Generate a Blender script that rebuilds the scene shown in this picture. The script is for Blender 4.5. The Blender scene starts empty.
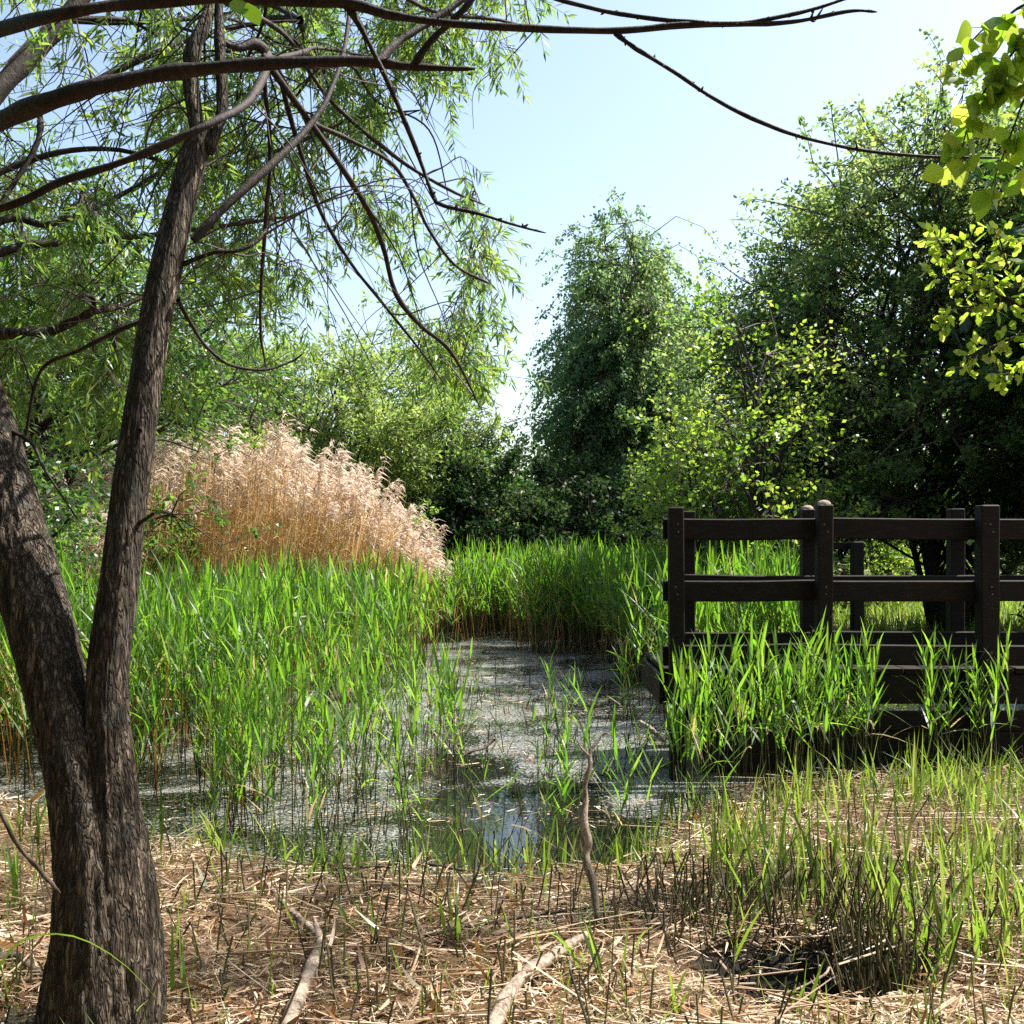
import bpy, math
import numpy as np

RNG = np.random.default_rng(7)
scene = bpy.context.scene
COL = scene.collection
F_PX, HOR, EYE = 1098.0, 535.0, 1.5
WATER_Z = -0.12
PI = math.pi

# ------------------------------------------------------------------ helpers
def P(px, py, d):
    """point that lies d metres ahead, on the ray through a pixel"""
    return np.array([(px - 512.0) / F_PX * d, d, EYE - (py - HOR) / F_PX * d])

def G(px, py, z=0.0):
    """point at height z on the ray through a pixel below the horizon"""
    d = (EYE - z) * F_PX / (py - HOR)
    return np.array([(px - 512.0) / F_PX * d, d, z])

def nrm(a):
    return a / np.maximum(np.linalg.norm(a, axis=-1, keepdims=True), 1e-9)

def hash2(ix, iy, seed):
    h = (ix.astype(np.int64) * 374761393 + iy.astype(np.int64) * 668265263 + seed * 974711) & 0x7fffffff
    h = ((h ^ (h >> 13)) * 1274126177) & 0x7fffffff
    h = h ^ (h >> 16)
    return (h & 0xffff) / 65535.0

def vnoise(x, y, seed=0, perx=None):
    x = np.asarray(x, float); y = np.asarray(y, float)
    ix = np.floor(x); iy = np.floor(y); fx = x - ix; fy = y - iy
    fx = fx * fx * (3 - 2 * fx); fy = fy * fy * (3 - 2 * fy)
    def w(a):
        return np.mod(a, perx) if perx else a
    a = hash2(w(ix), iy, seed); b = hash2(w(ix + 1), iy, seed)
    c = hash2(w(ix), iy + 1, seed); d = hash2(w(ix + 1), iy + 1, seed)
    return (a * (1 - fx) + b * fx) * (1 - fy) + (c * (1 - fx) + d * fx) * fy

def fbm(x, y, seed=0, oct=4):
    s = 0; a = 0.5
    for o in range(oct):
        s = s + a * vnoise(x * 2 ** o, y * 2 ** o, seed + o * 17); a *= 0.5
    return s

class Geo:
    """collects quads; build() links them as one mesh object"""
    def __init__(s): s.V = []; s.F = []; s.A = []; s.M = []; s.n = 0
    def add(s, VF, var=0.5, mat=0):
        V, F = VF
        V = np.asarray(V, float).reshape(-1, 3); F = np.asarray(F, np.int64).reshape(-1, 4)
        s.V.append(V); s.F.append(F + s.n); s.n += len(V)
        s.A.append(np.broadcast_to(np.asarray(var, float), (len(V),)).copy())
        s.M.append(np.full(len(F), mat, np.int32))
    def mesh(s, name, mats, smooth=False):
        V = np.concatenate(s.V); F = np.concatenate(s.F); A = np.concatenate(s.A); M = np.concatenate(s.M)
        me = bpy.data.meshes.new(name)
        me.vertices.add(len(V)); me.vertices.foreach_set('co', V.astype(np.float32).ravel())
        me.loops.add(len(F) * 4); me.loops.foreach_set('vertex_index', F.astype(np.int32).ravel())
        me.polygons.add(len(F)); me.polygons.foreach_set('loop_start', np.arange(len(F), dtype=np.int32) * 4)
        for m in (mats if isinstance(mats, (list, tuple)) else [mats]): me.materials.append(m)
        me.polygons.foreach_set('material_index', M)
        me.polygons.foreach_set('use_smooth', np.full(len(F), smooth))
        me.update(calc_edges=True)
        at = me.attributes.new('var', 'FLOAT', 'POINT'); at.data.foreach_set('value', A.astype(np.float32))
        return me
    def build(s, name, mats, parent=None, smooth=False):
        o = bpy.data.objects.new(name, s.mesh(name, mats, smooth)); COL.objects.link(o)
        if parent: o.parent = parent
        return o

def tag(o, label=None, cat=None, group=None, kind=None):
    if label: o['label'] = label
    if cat: o['category'] = cat
    if group: o['group'] = group
    if kind: o['kind'] = kind
    return o

def thing(name, label, cat, loc=(0, 0, 0), group=None):
    o = bpy.data.objects.new(name, None); COL.objects.link(o)
    o.location = tuple(float(v) for v in loc); o.empty_display_size = 0.1
    return tag(o, label, cat, group)

def grid_faces(N, K, S, closed):
    """faces for N lofts of K rings with S points a ring"""
    k = np.arange(K - 1)[:, None]; s = np.arange(S if closed else S - 1)[None, :]
    s2 = (s + 1) % S
    f = np.stack([k * S + s, k * S + s2, (k + 1) * S + s2, (k + 1) * S + s], -1).reshape(-1, 4)
    return (f[None] + (np.arange(N) * K * S)[:, None, None]).reshape(-1, 4)

def tubes(Pts, R, sides=5, bumps=None):
    """N tubes: Pts (N,K,3), R (N,K)"""
    Pts = np.asarray(Pts, float); R = np.asarray(R, float)
    N, K, _ = Pts.shape
    T = np.gradient(Pts, axis=1) if K > 2 else np.repeat(Pts[:, 1:] - Pts[:, :1], 2, 1)
    T = nrm(T)
    mean = nrm(Pts[:, -1] - Pts[:, 0])
    ref = np.where(np.abs(mean[:, 2:3]) > 0.8, np.array([[1., 0, 0]]), np.array([[0, 0, 1.]]))[:, None, :]
    U = nrm(np.cross(T, np.broadcast_to(ref, T.shape))); W = np.cross(T, U)
    a = np.arange(sides) / sides * 2 * PI
    rr = R[:, :, None, None]
    if bumps is not None: rr = rr * bumps[..., None]
    V = Pts[:, :, None, :] + rr * (np.cos(a)[None, None, :, None] * U[:, :, None, :] + np.sin(a)[None, None, :, None] * W[:, :, None, :])
    return V.reshape(-1, 3), grid_faces(N, K, sides, True)

def strips(P0, D, S, L, W, bend, prof, side_twist=None):
    """N flat blades: start P0, direction D, side S, length L, width W, bend (N,3) added as t^2"""
    t = np.linspace(0, 1, len(prof)); prof = np.asarray(prof)
    L = np.broadcast_to(np.asarray(L, float), (len(P0),)); W = np.broadcast_to(np.asarray(W, float), (len(P0),))
    C = P0[:, None] + D[:, None] * (L[:, None] * t)[..., None] + bend[:, None] * (L[:, None] * t ** 2)[..., None]
    w = (W[:, None] * prof * 0.5)[..., None] * S[:, None]
    V = np.stack([C - w, C + w], 2)
    return V.reshape(-1, 3), grid_faces(len(P0), len(prof), 2, False)

def diamonds(P0, D, S, L, W, fold=0.0, nor=None):
    m = P0 + D * (L * 0.45)[:, None]; s = S * (W * 0.5)[:, None]
    V = np.stack([P0, m + s, P0 + D * L[:, None], m - s], 1)
    return V.reshape(-1, 3), np.arange(len(P0) * 4).reshape(-1, 4)

def rep(v, k): return np.repeat(v, k)

def rdir(n, rng=RNG): return nrm(rng.normal(size=(n, 3)))

def smooth_path(pts, n):
    """Catmull-Rom through pts (m,c) resampled to n"""
    p = np.asarray(pts, float); m = len(p)
    q = np.vstack([2 * p[0] - p[1], p, 2 * p[-1] - p[-2]])
    u = np.linspace(0, m - 1 - 1e-6, n); i = u.astype(int); f = (u - i)[:, None]
    a, b, c, d = q[i], q[i + 1], q[i + 2], q[i + 3]
    return 0.5 * (2 * b + (c - a) * f + (2 * a - 5 * b + 4 * c - d) * f ** 2 + (3 * b - a - 3 * c + d) * f ** 3)

def box_geo(g, lo, hi, var=0.5, mat=0, bev=0.006, rng=RNG):
    """bevelled box, long faces split so that it is not a plain cube"""
    lo = np.array(lo, float); hi = np.array(hi, float); b = min(bev, 0.3 * float((hi - lo).min()))
    ax = int(np.argmax(hi - lo)); o1, o2 = [i for i in range(3) if i != ax]
    ring = [(lo[o1] + b, lo[o2]), (hi[o1] - b, lo[o2]), (hi[o1], lo[o2] + b), (hi[o1], hi[o2] - b),
            (hi[o1] - b, hi[o2]), (lo[o1] + b, hi[o2]), (lo[o1], hi[o2] - b), (lo[o1], lo[o2] + b)]
    ring = np.array(ring); cen = ring.mean(0)
    K = 8; ts = np.concatenate([[0, b], np.linspace(0, hi[ax] - lo[ax], K)[1:-1], [hi[ax] - lo[ax] - b, hi[ax] - lo[ax]]])
    V = []
    for k, t in enumerate(ts):
        r = ring.copy()
        if k in (0, len(ts) - 1): r = cen + (r - cen) * (1 - b / np.maximum(np.abs(ring - cen).max(), 1e-6))
        else: r = r + rng.normal(size=2) * 0.0012
        v = np.zeros((8, 3)); v[:, ax] = lo[ax] + t; v[:, o1] = r[:, 0]; v[:, o2] = r[:, 1]; V.append(v)
    n = len(ts); V = np.concatenate(V)
    F = grid_faces(1, n, 8, True)
    e = (n - 1) * 8
    caps = [[0, 1, 2, 7], [7, 2, 3, 6], [6, 3, 4, 5], [e, e + 7, e + 2, e + 1], [e + 7, e + 6, e + 3, e + 2], [e + 6, e + 5, e + 4, e + 3]]
    g.add((V, np.concatenate([F, np.array(caps)])), var, mat)

# ------------------------------------------------------------------ materials
def new_mat(name):
    m = bpy.data.materials.new(name); m.use_nodes = True
    nt = m.node_tree; nt.nodes.clear()
    out = nt.nodes.new('ShaderNodeOutputMaterial')
    return m, nt, out

def ramp(nt, fac, stops):
    r = nt.nodes.new('ShaderNodeValToRGB'); e = r.color_ramp.elements
    while len(e) < len(stops): e.new(0.5)
    for i, (p, c) in enumerate(stops):
        e[i].position = p; e[i].color = (c[0], c[1], c[2], 1)
    nt.links.new(fac, r.inputs[0]); return r.outputs[0]

def noise(nt, scale, detail=4, rough=0.6, vec=None, dist=0.0):
    n = nt.nodes.new('ShaderNodeTexNoise'); n.inputs['Scale'].default_value = scale
    n.inputs['Detail'].default_value = detail; n.inputs['Roughness'].default_value = rough
    n.inputs['Distortion'].default_value = dist
    if vec is not None: nt.links.new(vec, n.inputs['Vector'])
    return n.outputs['Fac']

def objcoord(nt, scale=(1, 1, 1)):
    t = nt.nodes.new('ShaderNodeTexCoord'); mp = nt.nodes.new('ShaderNodeMapping')
    mp.inputs['Scale'].default_value = scale
    nt.links.new(t.outputs['Object'], mp.inputs['Vector']); return mp.outputs[0]

def math_n(nt, op, a, b=None, clamp=False):
    m = nt.nodes.new('ShaderNodeMath'); m.operation = op; m.use_clamp = clamp
    for i, v in enumerate((a, b)):
        if v is None: continue
        if isinstance(v, (int, float)): m.inputs[i].default_value = v
        else: nt.links.new(v, m.inputs[i])
    return m.outputs[0]

def mixc(nt, fac, a, b, typ='MIX'):
    m = nt.nodes.new('ShaderNodeMix'); m.data_type = 'RGBA'; m.blend_type = typ
    for sock, v in ((m.inputs[0], fac), (m.inputs[6], a), (m.inputs[7], b)):
        if isinstance(v, (int, float)): sock.default_value = v
        elif isinstance(v, tuple): sock.default_value = (*v, 1)
        else: nt.links.new(v, sock)
    return m.outputs[2]

def var_out(nt):
    a = nt.nodes.new('ShaderNodeAttribute'); a.attribute_name = 'var'; return a.outputs['Fac']

def leaf_mat(name, stops, tstops, mix=0.5, rough=0.45, spec=0.4):
    m, nt, out = new_mat(name); v = var_out(nt)
    b = nt.nodes.new('ShaderNodeBsdfPrincipled'); b.inputs['Roughness'].default_value = rough
    b.inputs['Specular IOR Level'].default_value = spec
    nt.links.new(ramp(nt, v, stops), b.inputs['Base Color'])
    t = nt.nodes.new('ShaderNodeBsdfTranslucent'); nt.links.new(ramp(nt, v, tstops), t.inputs['Color'])
    x = nt.nodes.new('ShaderNodeMixShader'); x.inputs[0].default_value = mix
    nt.links.new(b.outputs[0], x.inputs[1]); nt.links.new(t.outputs[0], x.inputs[2])
    nt.links.new(x.outputs[0], out.inputs['Surface']); return m

def bark_mat(name, c0, c1, c2, scale=22, stretch=0.18, bump=0.6, rough=0.85, patch=None, spec=0.3, fine=False):
    m, nt, out = new_mat(name); co = objcoord(nt, (1, 1, stretch))
    n1 = noise(nt, scale, 6, 0.65, co, 0.6); n2 = noise(nt, scale * 0.25, 3, 0.5, co)
    c = ramp(nt, n1, [(0.28, c0), (0.5, c1), (0.75, c2)])
    c = mixc(nt, 0.55, c, ramp(nt, n2, [(0.3, (0.45, 0.42, 0.4)), (0.7, (1.25, 1.2, 1.1))]), 'MULTIPLY')
    if patch:
        n3 = noise(nt, 9, 3, 0.5, objcoord(nt)); c = mixc(nt, ramp(nt, n3, [(0.60, (0, 0, 0)), (0.68, (0.8, 0.8, 0.8))]), c, patch)
    b = nt.nodes.new('ShaderNodeBsdfPrincipled'); b.inputs['Roughness'].default_value = rough
    b.inputs['Specular IOR Level'].default_value = spec
    nt.links.new(c, b.inputs['Base Color'])
    bp = nt.nodes.new('ShaderNodeBump'); bp.inputs['Strength'].default_value = bump; bp.inputs['Distance'].default_value = 0.03 if fine else 0.02
    hgt = n1
    if fine:
        cr = nt.nodes.new('ShaderNodeTexVoronoi'); cr.feature = 'DISTANCE_TO_EDGE'; cr.inputs['Scale'].default_value = 58
        wv = nt.nodes.new('ShaderNodeVectorMath'); wv.operation = 'ADD'; nt.links.new(objcoord(nt, (1, 1, 0.22)), wv.inputs[0])
        sc = nt.nodes.new('ShaderNodeVectorMath'); sc.operation = 'SCALE'; sc.inputs['Scale'].default_value = 0.09
        nn = nt.nodes.new('ShaderNodeTexNoise'); nn.inputs['Scale'].default_value = 30; nt.links.new(co, nn.inputs['Vector']); nt.links.new(nn.outputs['Color'], sc.inputs[0])
        nt.links.new(sc.outputs[0], wv.inputs[1]); nt.links.new(wv.outputs[0], cr.inputs['Vector'])
        crack = ramp(nt, cr.outputs['Distance'], [(0.0, (0.25, 0.25, 0.25)), (0.2, (1, 1, 1))])
        hgt = math_n(nt, 'ADD', math_n(nt, 'MULTIPLY', crack, 0.55), math_n(nt, 'ADD', math_n(nt, 'MULTIPLY', n1, 0.5), math_n(nt, 'MULTIPLY', noise(nt, 170, 4, 0.7, objcoord(nt, (1, 1, 0.35))), 0.25)))
        c = mixc(nt, math_n(nt, 'SUBTRACT', 1.0, crack), c, (0.012, 0.009, 0.006)); nt.links.new(c, b.inputs['Base Color'])
    nt.links.new(hgt, bp.inputs['Height']); nt.links.new(bp.outputs[0], b.inputs['Normal'])
    nt.links.new(b.outputs[0], out.inputs['Surface']); return m

def plain_var(name, stops, rough=0.8, spec=0.3, trans=0.0):
    if trans > 0: return leaf_mat(name, stops, stops, trans, rough, spec)
    m, nt, out = new_mat(name)
    b = nt.nodes.new('ShaderNodeBsdfPrincipled'); b.inputs['Roughness'].default_value = rough
    b.inputs['Specular IOR Level'].default_value = spec
    nt.links.new(ramp(nt, var_out(nt), stops), b.inputs['Base Color'])
    nt.links.new(b.outputs[0], out.inputs['Surface']); return m

M = {}
M['reed'] = leaf_mat('reed_leaf', [(0, (0.035, 0.085, 0.02)), (0.5, (0.06, 0.13, 0.025)), (0.92, (0.12, 0.19, 0.045)), (1, (0.40, 0.32, 0.16))],
                     [(0, (0.10, 0.29, 0.018)), (0.5, (0.20, 0.45, 0.025)), (0.92, (0.34, 0.54, 0.045)), (1, (0.60, 0.48, 0.20))], 0.52, 0.42, 0.4)
M['reedstem'] = plain_var('reed_stem', [(0, (0.05, 0.04, 0.025)), (0.45, (0.10, 0.11, 0.03)), (1, (0.13, 0.24, 0.04))], 0.5, 0.4)
M['grass'] = leaf_mat('grass_blade', [(0, (0.04, 0.09, 0.02)), (0.6, (0.08, 0.15, 0.03)), (1, (0.18, 0.21, 0.06))],
                      [(0, (0.15, 0.30, 0.02)), (0.6, (0.27, 0.42, 0.04)), (1, (0.43, 0.48, 0.10))], 0.52, 0.4, 0.45)
M['dead'] = leaf_mat('dead_reed_stalk', [(0, (0.46, 0.29, 0.11)), (0.5, (0.64, 0.44, 0.20)), (1, (0.76, 0.59, 0.34))],
                     [(0, (0.54, 0.34, 0.12)), (0.5, (0.70, 0.47, 0.20)), (1, (0.80, 0.60, 0.32))], 0.45, 0.6, 0.3)
M['plume'] = leaf_mat('reed_plume', [(0, (0.50, 0.39, 0.29)), (0.5, (0.70, 0.58, 0.46)), (1, (0.85, 0.77, 0.67))],
                      [(0, (0.56, 0.42, 0.32)), (0.5, (0.72, 0.57, 0.46)), (1, (0.84, 0.74, 0.64))], 0.45, 0.7, 0.2)
M['straw'] = leaf_mat('straw', [(0, (0.11, 0.055, 0.026)), (0.2, (0.29, 0.17, 0.088)), (0.5, (0.50, 0.35, 0.21)), (0.78, (0.67, 0.53, 0.36)), (1, (0.82, 0.73, 0.58))],
                      [(0, (0.10, 0.05, 0.02)), (0.5, (0.36, 0.22, 0.10)), (1, (0.55, 0.42, 0.25))], 0.2, 0.55, 0.4)
M['deadleaf'] = leaf_mat('dead_leaf', [(0, (0.10, 0.04, 0.015)), (0.5, (0.26, 0.12, 0.04)), (1, (0.42, 0.24, 0.10))],
                         [(0, (0.15, 0.06, 0.02)), (1, (0.5, 0.26, 0.08))], 0.3, 0.5, 0.4)
M['stub'] = plain_var('cut_stem', [(0, (0.025, 0.022, 0.015)), (0.5, (0.06, 0.06, 0.025)), (1, (0.14, 0.12, 0.05))], 0.6, 0.4)
M['willow'] = leaf_mat('willow_leaf', [(0, (0.05, 0.11, 0.05)), (0.5, (0.085, 0.16, 0.055)), (1, (0.16, 0.23, 0.06))],
                       [(0, (0.11, 0.26, 0.06)), (0.5, (0.28, 0.47, 0.06)), (1, (0.55, 0.64, 0.10))], 0.5, 0.4, 0.45)
M['bgwillow'] = leaf_mat('sallow_leaf', [(0, (0.10, 0.15, 0.045)), (0.5, (0.17, 0.23, 0.07)), (1, (0.25, 0.30, 0.10))],
                         [(0, (0.24, 0.42, 0.06)), (0.5, (0.38, 0.54, 0.10)), (1, (0.52, 0.62, 0.16))], 0.5, 0.45, 0.4)
M['birch'] = leaf_mat('birch_leaf', [(0, (0.05, 0.10, 0.055)), (0.5, (0.08, 0.14, 0.07)), (1, (0.13, 0.19, 0.08))],
                      [(0, (0.17, 0.32, 0.12)), (0.5, (0.28, 0.46, 0.14)), (1, (0.46, 0.58, 0.16))], 0.54, 0.45, 0.25)
M['darkleaf'] = leaf_mat('dark_leaf', [(0, (0.03, 0.06, 0.025)), (0.5, (0.05, 0.09, 0.03)), (1, (0.10, 0.14, 0.045))],
                         [(0, (0.18, 0.33, 0.07)), (0.5, (0.34, 0.50, 0.11)), (1, (0.52, 0.62, 0.18))], 0.52, 0.42, 0.28)
M['shadeleaf'] = leaf_mat('shade_dark_leaf', [(0, (0.008, 0.018, 0.009)), (0.5, (0.016, 0.035, 0.014)), (1, (0.04, 0.065, 0.025))],
                         [(0, (0.02, 0.06, 0.015)), (0.5, (0.05, 0.12, 0.025)), (1, (0.14, 0.24, 0.05))], 0.3, 0.5, 0.12)  # shadow on the bushes by the birch, painted into the leaf colour
M['midleaf'] = leaf_mat('mid_leaf', [(0, (0.035, 0.08, 0.025)), (0.5, (0.06, 0.12, 0.03)), (1, (0.12, 0.18, 0.045))],
                        [(0, (0.08, 0.22, 0.03)), (0.5, (0.18, 0.36, 0.04)), (1, (0.36, 0.50, 0.07))], 0.45, 0.38, 0.5)
M['sapleaf'] = leaf_mat('sapling_leaf', [(0, (0.05, 0.11, 0.03)), (0.5, (0.09, 0.17, 0.035)), (1, (0.15, 0.23, 0.05))],
                        [(0, (0.20, 0.40, 0.03)), (0.5, (0.38, 0.58, 0.05)), (1, (0.56, 0.68, 0.10))], 0.52, 0.38, 0.5)
M['lime'] = leaf_mat('lime_leaf', [(0, (0.07, 0.15, 0.02)), (0.5, (0.12, 0.20, 0.025)), (1, (0.18, 0.24, 0.04))],
                     [(0, (0.20, 0.46, 0.02)), (0.5, (0.40, 0.60, 0.04)), (1, (0.62, 0.70, 0.10))], 0.6, 0.4, 0.4)
M['bark'] = bark_mat('willow_bark', (0.012, 0.009, 0.006), (0.10, 0.077, 0.055), (0.46, 0.38, 0.285), 52, 0.12, 1.0, patch=(0.13, 0.12, 0.10), fine=True)
M['branch'] = bark_mat('branch_bark', (0.014, 0.010, 0.009), (0.035, 0.024, 0.020), (0.075, 0.055, 0.046), 60, 0.6, 0.4, 0.7)
M['twig'] = plain_var('twig_bark', [(0, (0.03, 0.022, 0.018)), (1, (0.13, 0.095, 0.07))], 0.7)
M['bgbark'] = bark_mat('dark_bark', (0.02, 0.016, 0.013), (0.05, 0.04, 0.033), (0.10, 0.085, 0.07), 30, 0.2, 0.4)
M['birchbark'] = bark_mat('birch_bark', (0.06, 0.055, 0.05), (0.25, 0.24, 0.22), (0.45, 0.43, 0.40), 14, 1.6, 0.3)
M['deadwood'] = bark_mat('bleached_wood', (0.09, 0.065, 0.05), (0.32, 0.255, 0.20), (0.52, 0.44, 0.36), 45, 0.5, 0.5, 0.75)
M['darkwood'] = bark_mat('dead_dark_wood', (0.03, 0.022, 0.017), (0.09, 0.068, 0.052), (0.2, 0.15, 0.115), 45, 0.5, 0.5, 0.75)

def fence_mat():
    m, nt, out = new_mat('weathered_timber')
    co = objcoord(nt, (1, 1, 1)); n0 = noise(nt, 3, 3, 0.5, co)
    n1 = noise(nt, 9, 6, 0.7, objcoord(nt, (1.2, 9, 9))); n2 = noise(nt, 60, 4, 0.6, co)
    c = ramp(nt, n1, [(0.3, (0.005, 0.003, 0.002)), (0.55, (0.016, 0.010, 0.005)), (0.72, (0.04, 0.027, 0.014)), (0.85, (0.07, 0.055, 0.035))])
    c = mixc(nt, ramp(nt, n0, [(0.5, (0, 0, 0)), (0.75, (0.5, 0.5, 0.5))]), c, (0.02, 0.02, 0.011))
    b = nt.nodes.new('ShaderNodeBsdfPrincipled'); b.inputs['Roughness'].default_value = 0.7
    b.inputs['Specular IOR Level'].default_value = 0.22
    nt.links.new(c, b.inputs['Base Color'])
    bp = nt.nodes.new('ShaderNodeBump'); bp.inputs['Strength'].default_value = 0.4; bp.inputs['Distance'].default_value = 0.004
    nt.links.new(math_n(nt, 'ADD', n1, n2), bp.inputs['Height']); nt.links.new(bp.outputs[0], b.inputs['Normal'])
    nt.links.new(b.outputs[0], out.inputs['Surface']); return m
M['fence'] = fence_mat()
m, nt, out = new_mat('galvanised_nail'); b = nt.nodes.new('ShaderNodeBsdfPrincipled')
b.inputs['Base Color'].default_value = (0.2, 0.19, 0.18, 1); b.inputs['Metallic'].default_value = 0.7; b.inputs['Roughness'].default_value = 0.5
nt.links.new(b.outputs[0], out.inputs['Surface']); M['nail'] = m

def ground_mat():
    m, nt, out = new_mat('pond_bank_ground')
    co = objcoord(nt)
    n1 = noise(nt, 26, 8, 0.7, co, 0.8); n2 = noise(nt, 1.3, 4, 0.6, co); n3 = noise(nt, 140, 3, 0.6, co)
    dirt = ramp(nt, n1, [(0.3, (0.035, 0.022, 0.014)), (0.5, (0.13, 0.085, 0.05)), (0.7, (0.32, 0.22, 0.13))])
    dirt = mixc(nt, 0.6, dirt, ramp(nt, n3, [(0.3, (0.4, 0.38, 0.35)), (0.7, (1.4, 1.3, 1.15))]), 'MULTIPLY')
    mud_shade = ramp(nt, n1, [(0.3, (0.004, 0.0035, 0.0025)), (0.7, (0.014, 0.012, 0.008))])
    v = var_out(nt)           # 0 mud under water and painted shade in the hollow, 0.5 straw bank, 1 meadow
    mead = ramp(nt, noise(nt, 9, 6, 0.7, co), [(0.3, (0.05, 0.09, 0.02)), (0.5, (0.12, 0.16, 0.04)), (0.75, (0.26, 0.25, 0.10))])
    mead = mixc(nt, ramp(nt, n2, [(0.45, (0, 0, 0)), (0.65, (0.6, 0.6, 0.6))]), mead, (0.30, 0.28, 0.13))
    c = mixc(nt, ramp(nt, v, [(0.05, (0, 0, 0)), (0.45, (1, 1, 1))]), mud_shade, dirt)
    c = mixc(nt, ramp(nt, v, [(0.55, (0, 0, 0)), (0.95, (1, 1, 1))]), c, mead)
    b = nt.nodes.new('ShaderNodeBsdfPrincipled'); b.inputs['Roughness'].default_value = 0.85
    b.inputs['Specular IOR Level'].default_value = 0.25
    nt.links.new(c, b.inputs['Base Color'])
    bp = nt.nodes.new('ShaderNodeBump'); bp.inputs['Strength'].default_value = 0.8; bp.inputs['Distance'].default_value = 0.02
    nt.links.new(n1, bp.inputs['Height']); nt.links.new(bp.outputs[0], b.inputs['Normal'])
    nt.links.new(b.outputs[0], out.inputs['Surface']); return m
M['ground'] = ground_mat()

def water_mat():
    m, nt, out = new_mat('pond_water')
    co = objcoord(nt)
    rip = noise(nt, 6, 2, 0.5, co)
    w = nt.nodes.new('ShaderNodeBsdfPrincipled')
    w.inputs['Base Color'].default_value = (0.012, 0.014, 0.009, 1); w.inputs['Roughness'].default_value = 0.02
    w.inputs['IOR'].default_value = 1.33
    bp = nt.nodes.new('ShaderNodeBump'); bp.inputs['Strength'].default_value = 0.04; bp.inputs['Distance'].default_value = 0.02
    nt.links.new(rip, bp.inputs['Height']); nt.links.new(bp.outputs[0], w.inputs['Normal'])
    # floating scum: fine grains of seed fluff and duckweed, gathered in rafts
    big = noise(nt, 1.25, 4, 0.6, co, 0.6)
    vo = nt.nodes.new('ShaderNodeTexVoronoi'); vo.inputs['Scale'].default_value = 105
    nt.links.new(co, vo.inputs['Vector'])
    fine = noise(nt, 52, 5, 0.75, co)
    raft = ramp(nt, big, [(0.40, (0, 0, 0)), (0.56, (1, 1, 1))])
    def gap(cx, cy, sx, sy):
        mp = nt.nodes.new('ShaderNodeMapping'); mp.vector_type = 'TEXTURE'
        mp.inputs['Location'].default_value = (cx, cy, 0); mp.inputs['Scale'].default_value = (sx, sy, 1)
        nt.links.new(co, mp.inputs['Vector']); l = nt.nodes.new('ShaderNodeVectorMath'); l.operation = 'LENGTH'
        nt.links.new(mp.outputs[0], l.inputs[0]); wob = math_n(nt, 'ADD', l.outputs['Value'], math_n(nt, 'MULTIPLY', math_n(nt, 'SUBTRACT', noise(nt, 2.6, 5, 0.7, co), 0.5), 1.5))
        return ramp(nt, wob, [(0.55, (1, 1, 1)), (1.15, (0, 0, 0))])
    gaps = math_n(nt, 'MAXIMUM', gap(0.06, 6.0, 0.70, 1.7), gap(-0.35, 7.6, 0.55, 0.6))
    raft = math_n(nt, 'SUBTRACT', math_n(nt, 'ADD', 0.50, math_n(nt, 'MULTIPLY', raft, 0.52)), math_n(nt, 'MULTIPLY', gaps, 0.85))
    g = math_n(nt, 'ADD', math_n(nt, 'MULTIPLY', raft, 0.24), fine)
    mask = ramp(nt, g, [(0.66, (0, 0, 0)), (0.72, (1, 1, 1))])
    colr = ramp(nt, vo.outputs['Color'], [(0.15, (0.05, 0.052, 0.036)), (0.4, (0.12, 0.122, 0.10)), (0.65, (0.23, 0.23, 0.21)), (0.9, (0.42, 0.42, 0.40))])
    s = nt.nodes.new('ShaderNodeBsdfPrincipled'); s.inputs['Roughness'].default_value = 0.45
    nt.links.new(colr, s.inputs['Base Color'])
    b2 = nt.nodes.new('ShaderNodeBump'); b2.inputs['Strength'].default_value = 0.7; b2.inputs['Distance'].default_value = 0.006
    nt.links.new(fine, b2.inputs['Height']); nt.links.new(b2.outputs[0], s.inputs['Normal'])
    x = nt.nodes.new('ShaderNodeMixShader'); nt.links.new(mask, x.inputs[0])
    nt.links.new(w.outputs[0], x.inputs[1]); nt.links.new(s.outputs[0], x.inputs[2])
    nt.links.new(x.outputs[0], out.inputs['Surface']); return m
M['water'] = water_mat()

# ------------------------------------------------------------------ terrain and water
POND = np.array([(-2.6, 6.2), (-1.75, 5.55), (-0.9, 5.15), (-0.1, 5.0), (0.55, 5.25), (0.8, 5.8), (1.1, 6.5), (1.9, 7.0), (3.2, 7.3), (5.2, 7.6),
                 (6.5, 11), (5, 17), (2, 20), (-2, 21), (-6.5, 18.5), (-7.5, 11), (-5, 7.6)])
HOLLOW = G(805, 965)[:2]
def pond_sd(x, y):
    """signed distance to the pond edge, negative in the water"""
    x = np.asarray(x, float); y = np.asarray(y, float)
    d = np.full(x.shape, 1e9); ins = np.zeros(x.shape, bool); n = len(POND)
    for i in range(n):
        a = POND[i]; b = POND[(i + 1) % n]; e = b - a
        t = np.clip(((x - a[0]) * e[0] + (y - a[1]) * e[1]) / (e @ e), 0, 1)
        d = np.minimum(d, np.hypot(x - a[0] - t * e[0], y - a[1] - t * e[1]))
        c = ((a[1] > y) != (b[1] > y)) & (x < e[0] * (y - a[1]) / (e[1] if abs(e[1]) > 1e-9 else 1e-9) + a[0])
        ins ^= c
    return np.where(ins, -d, d) + 0.22 * (fbm(x * 2.3, y * 2.3, 5, 3) - 0.44)

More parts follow.
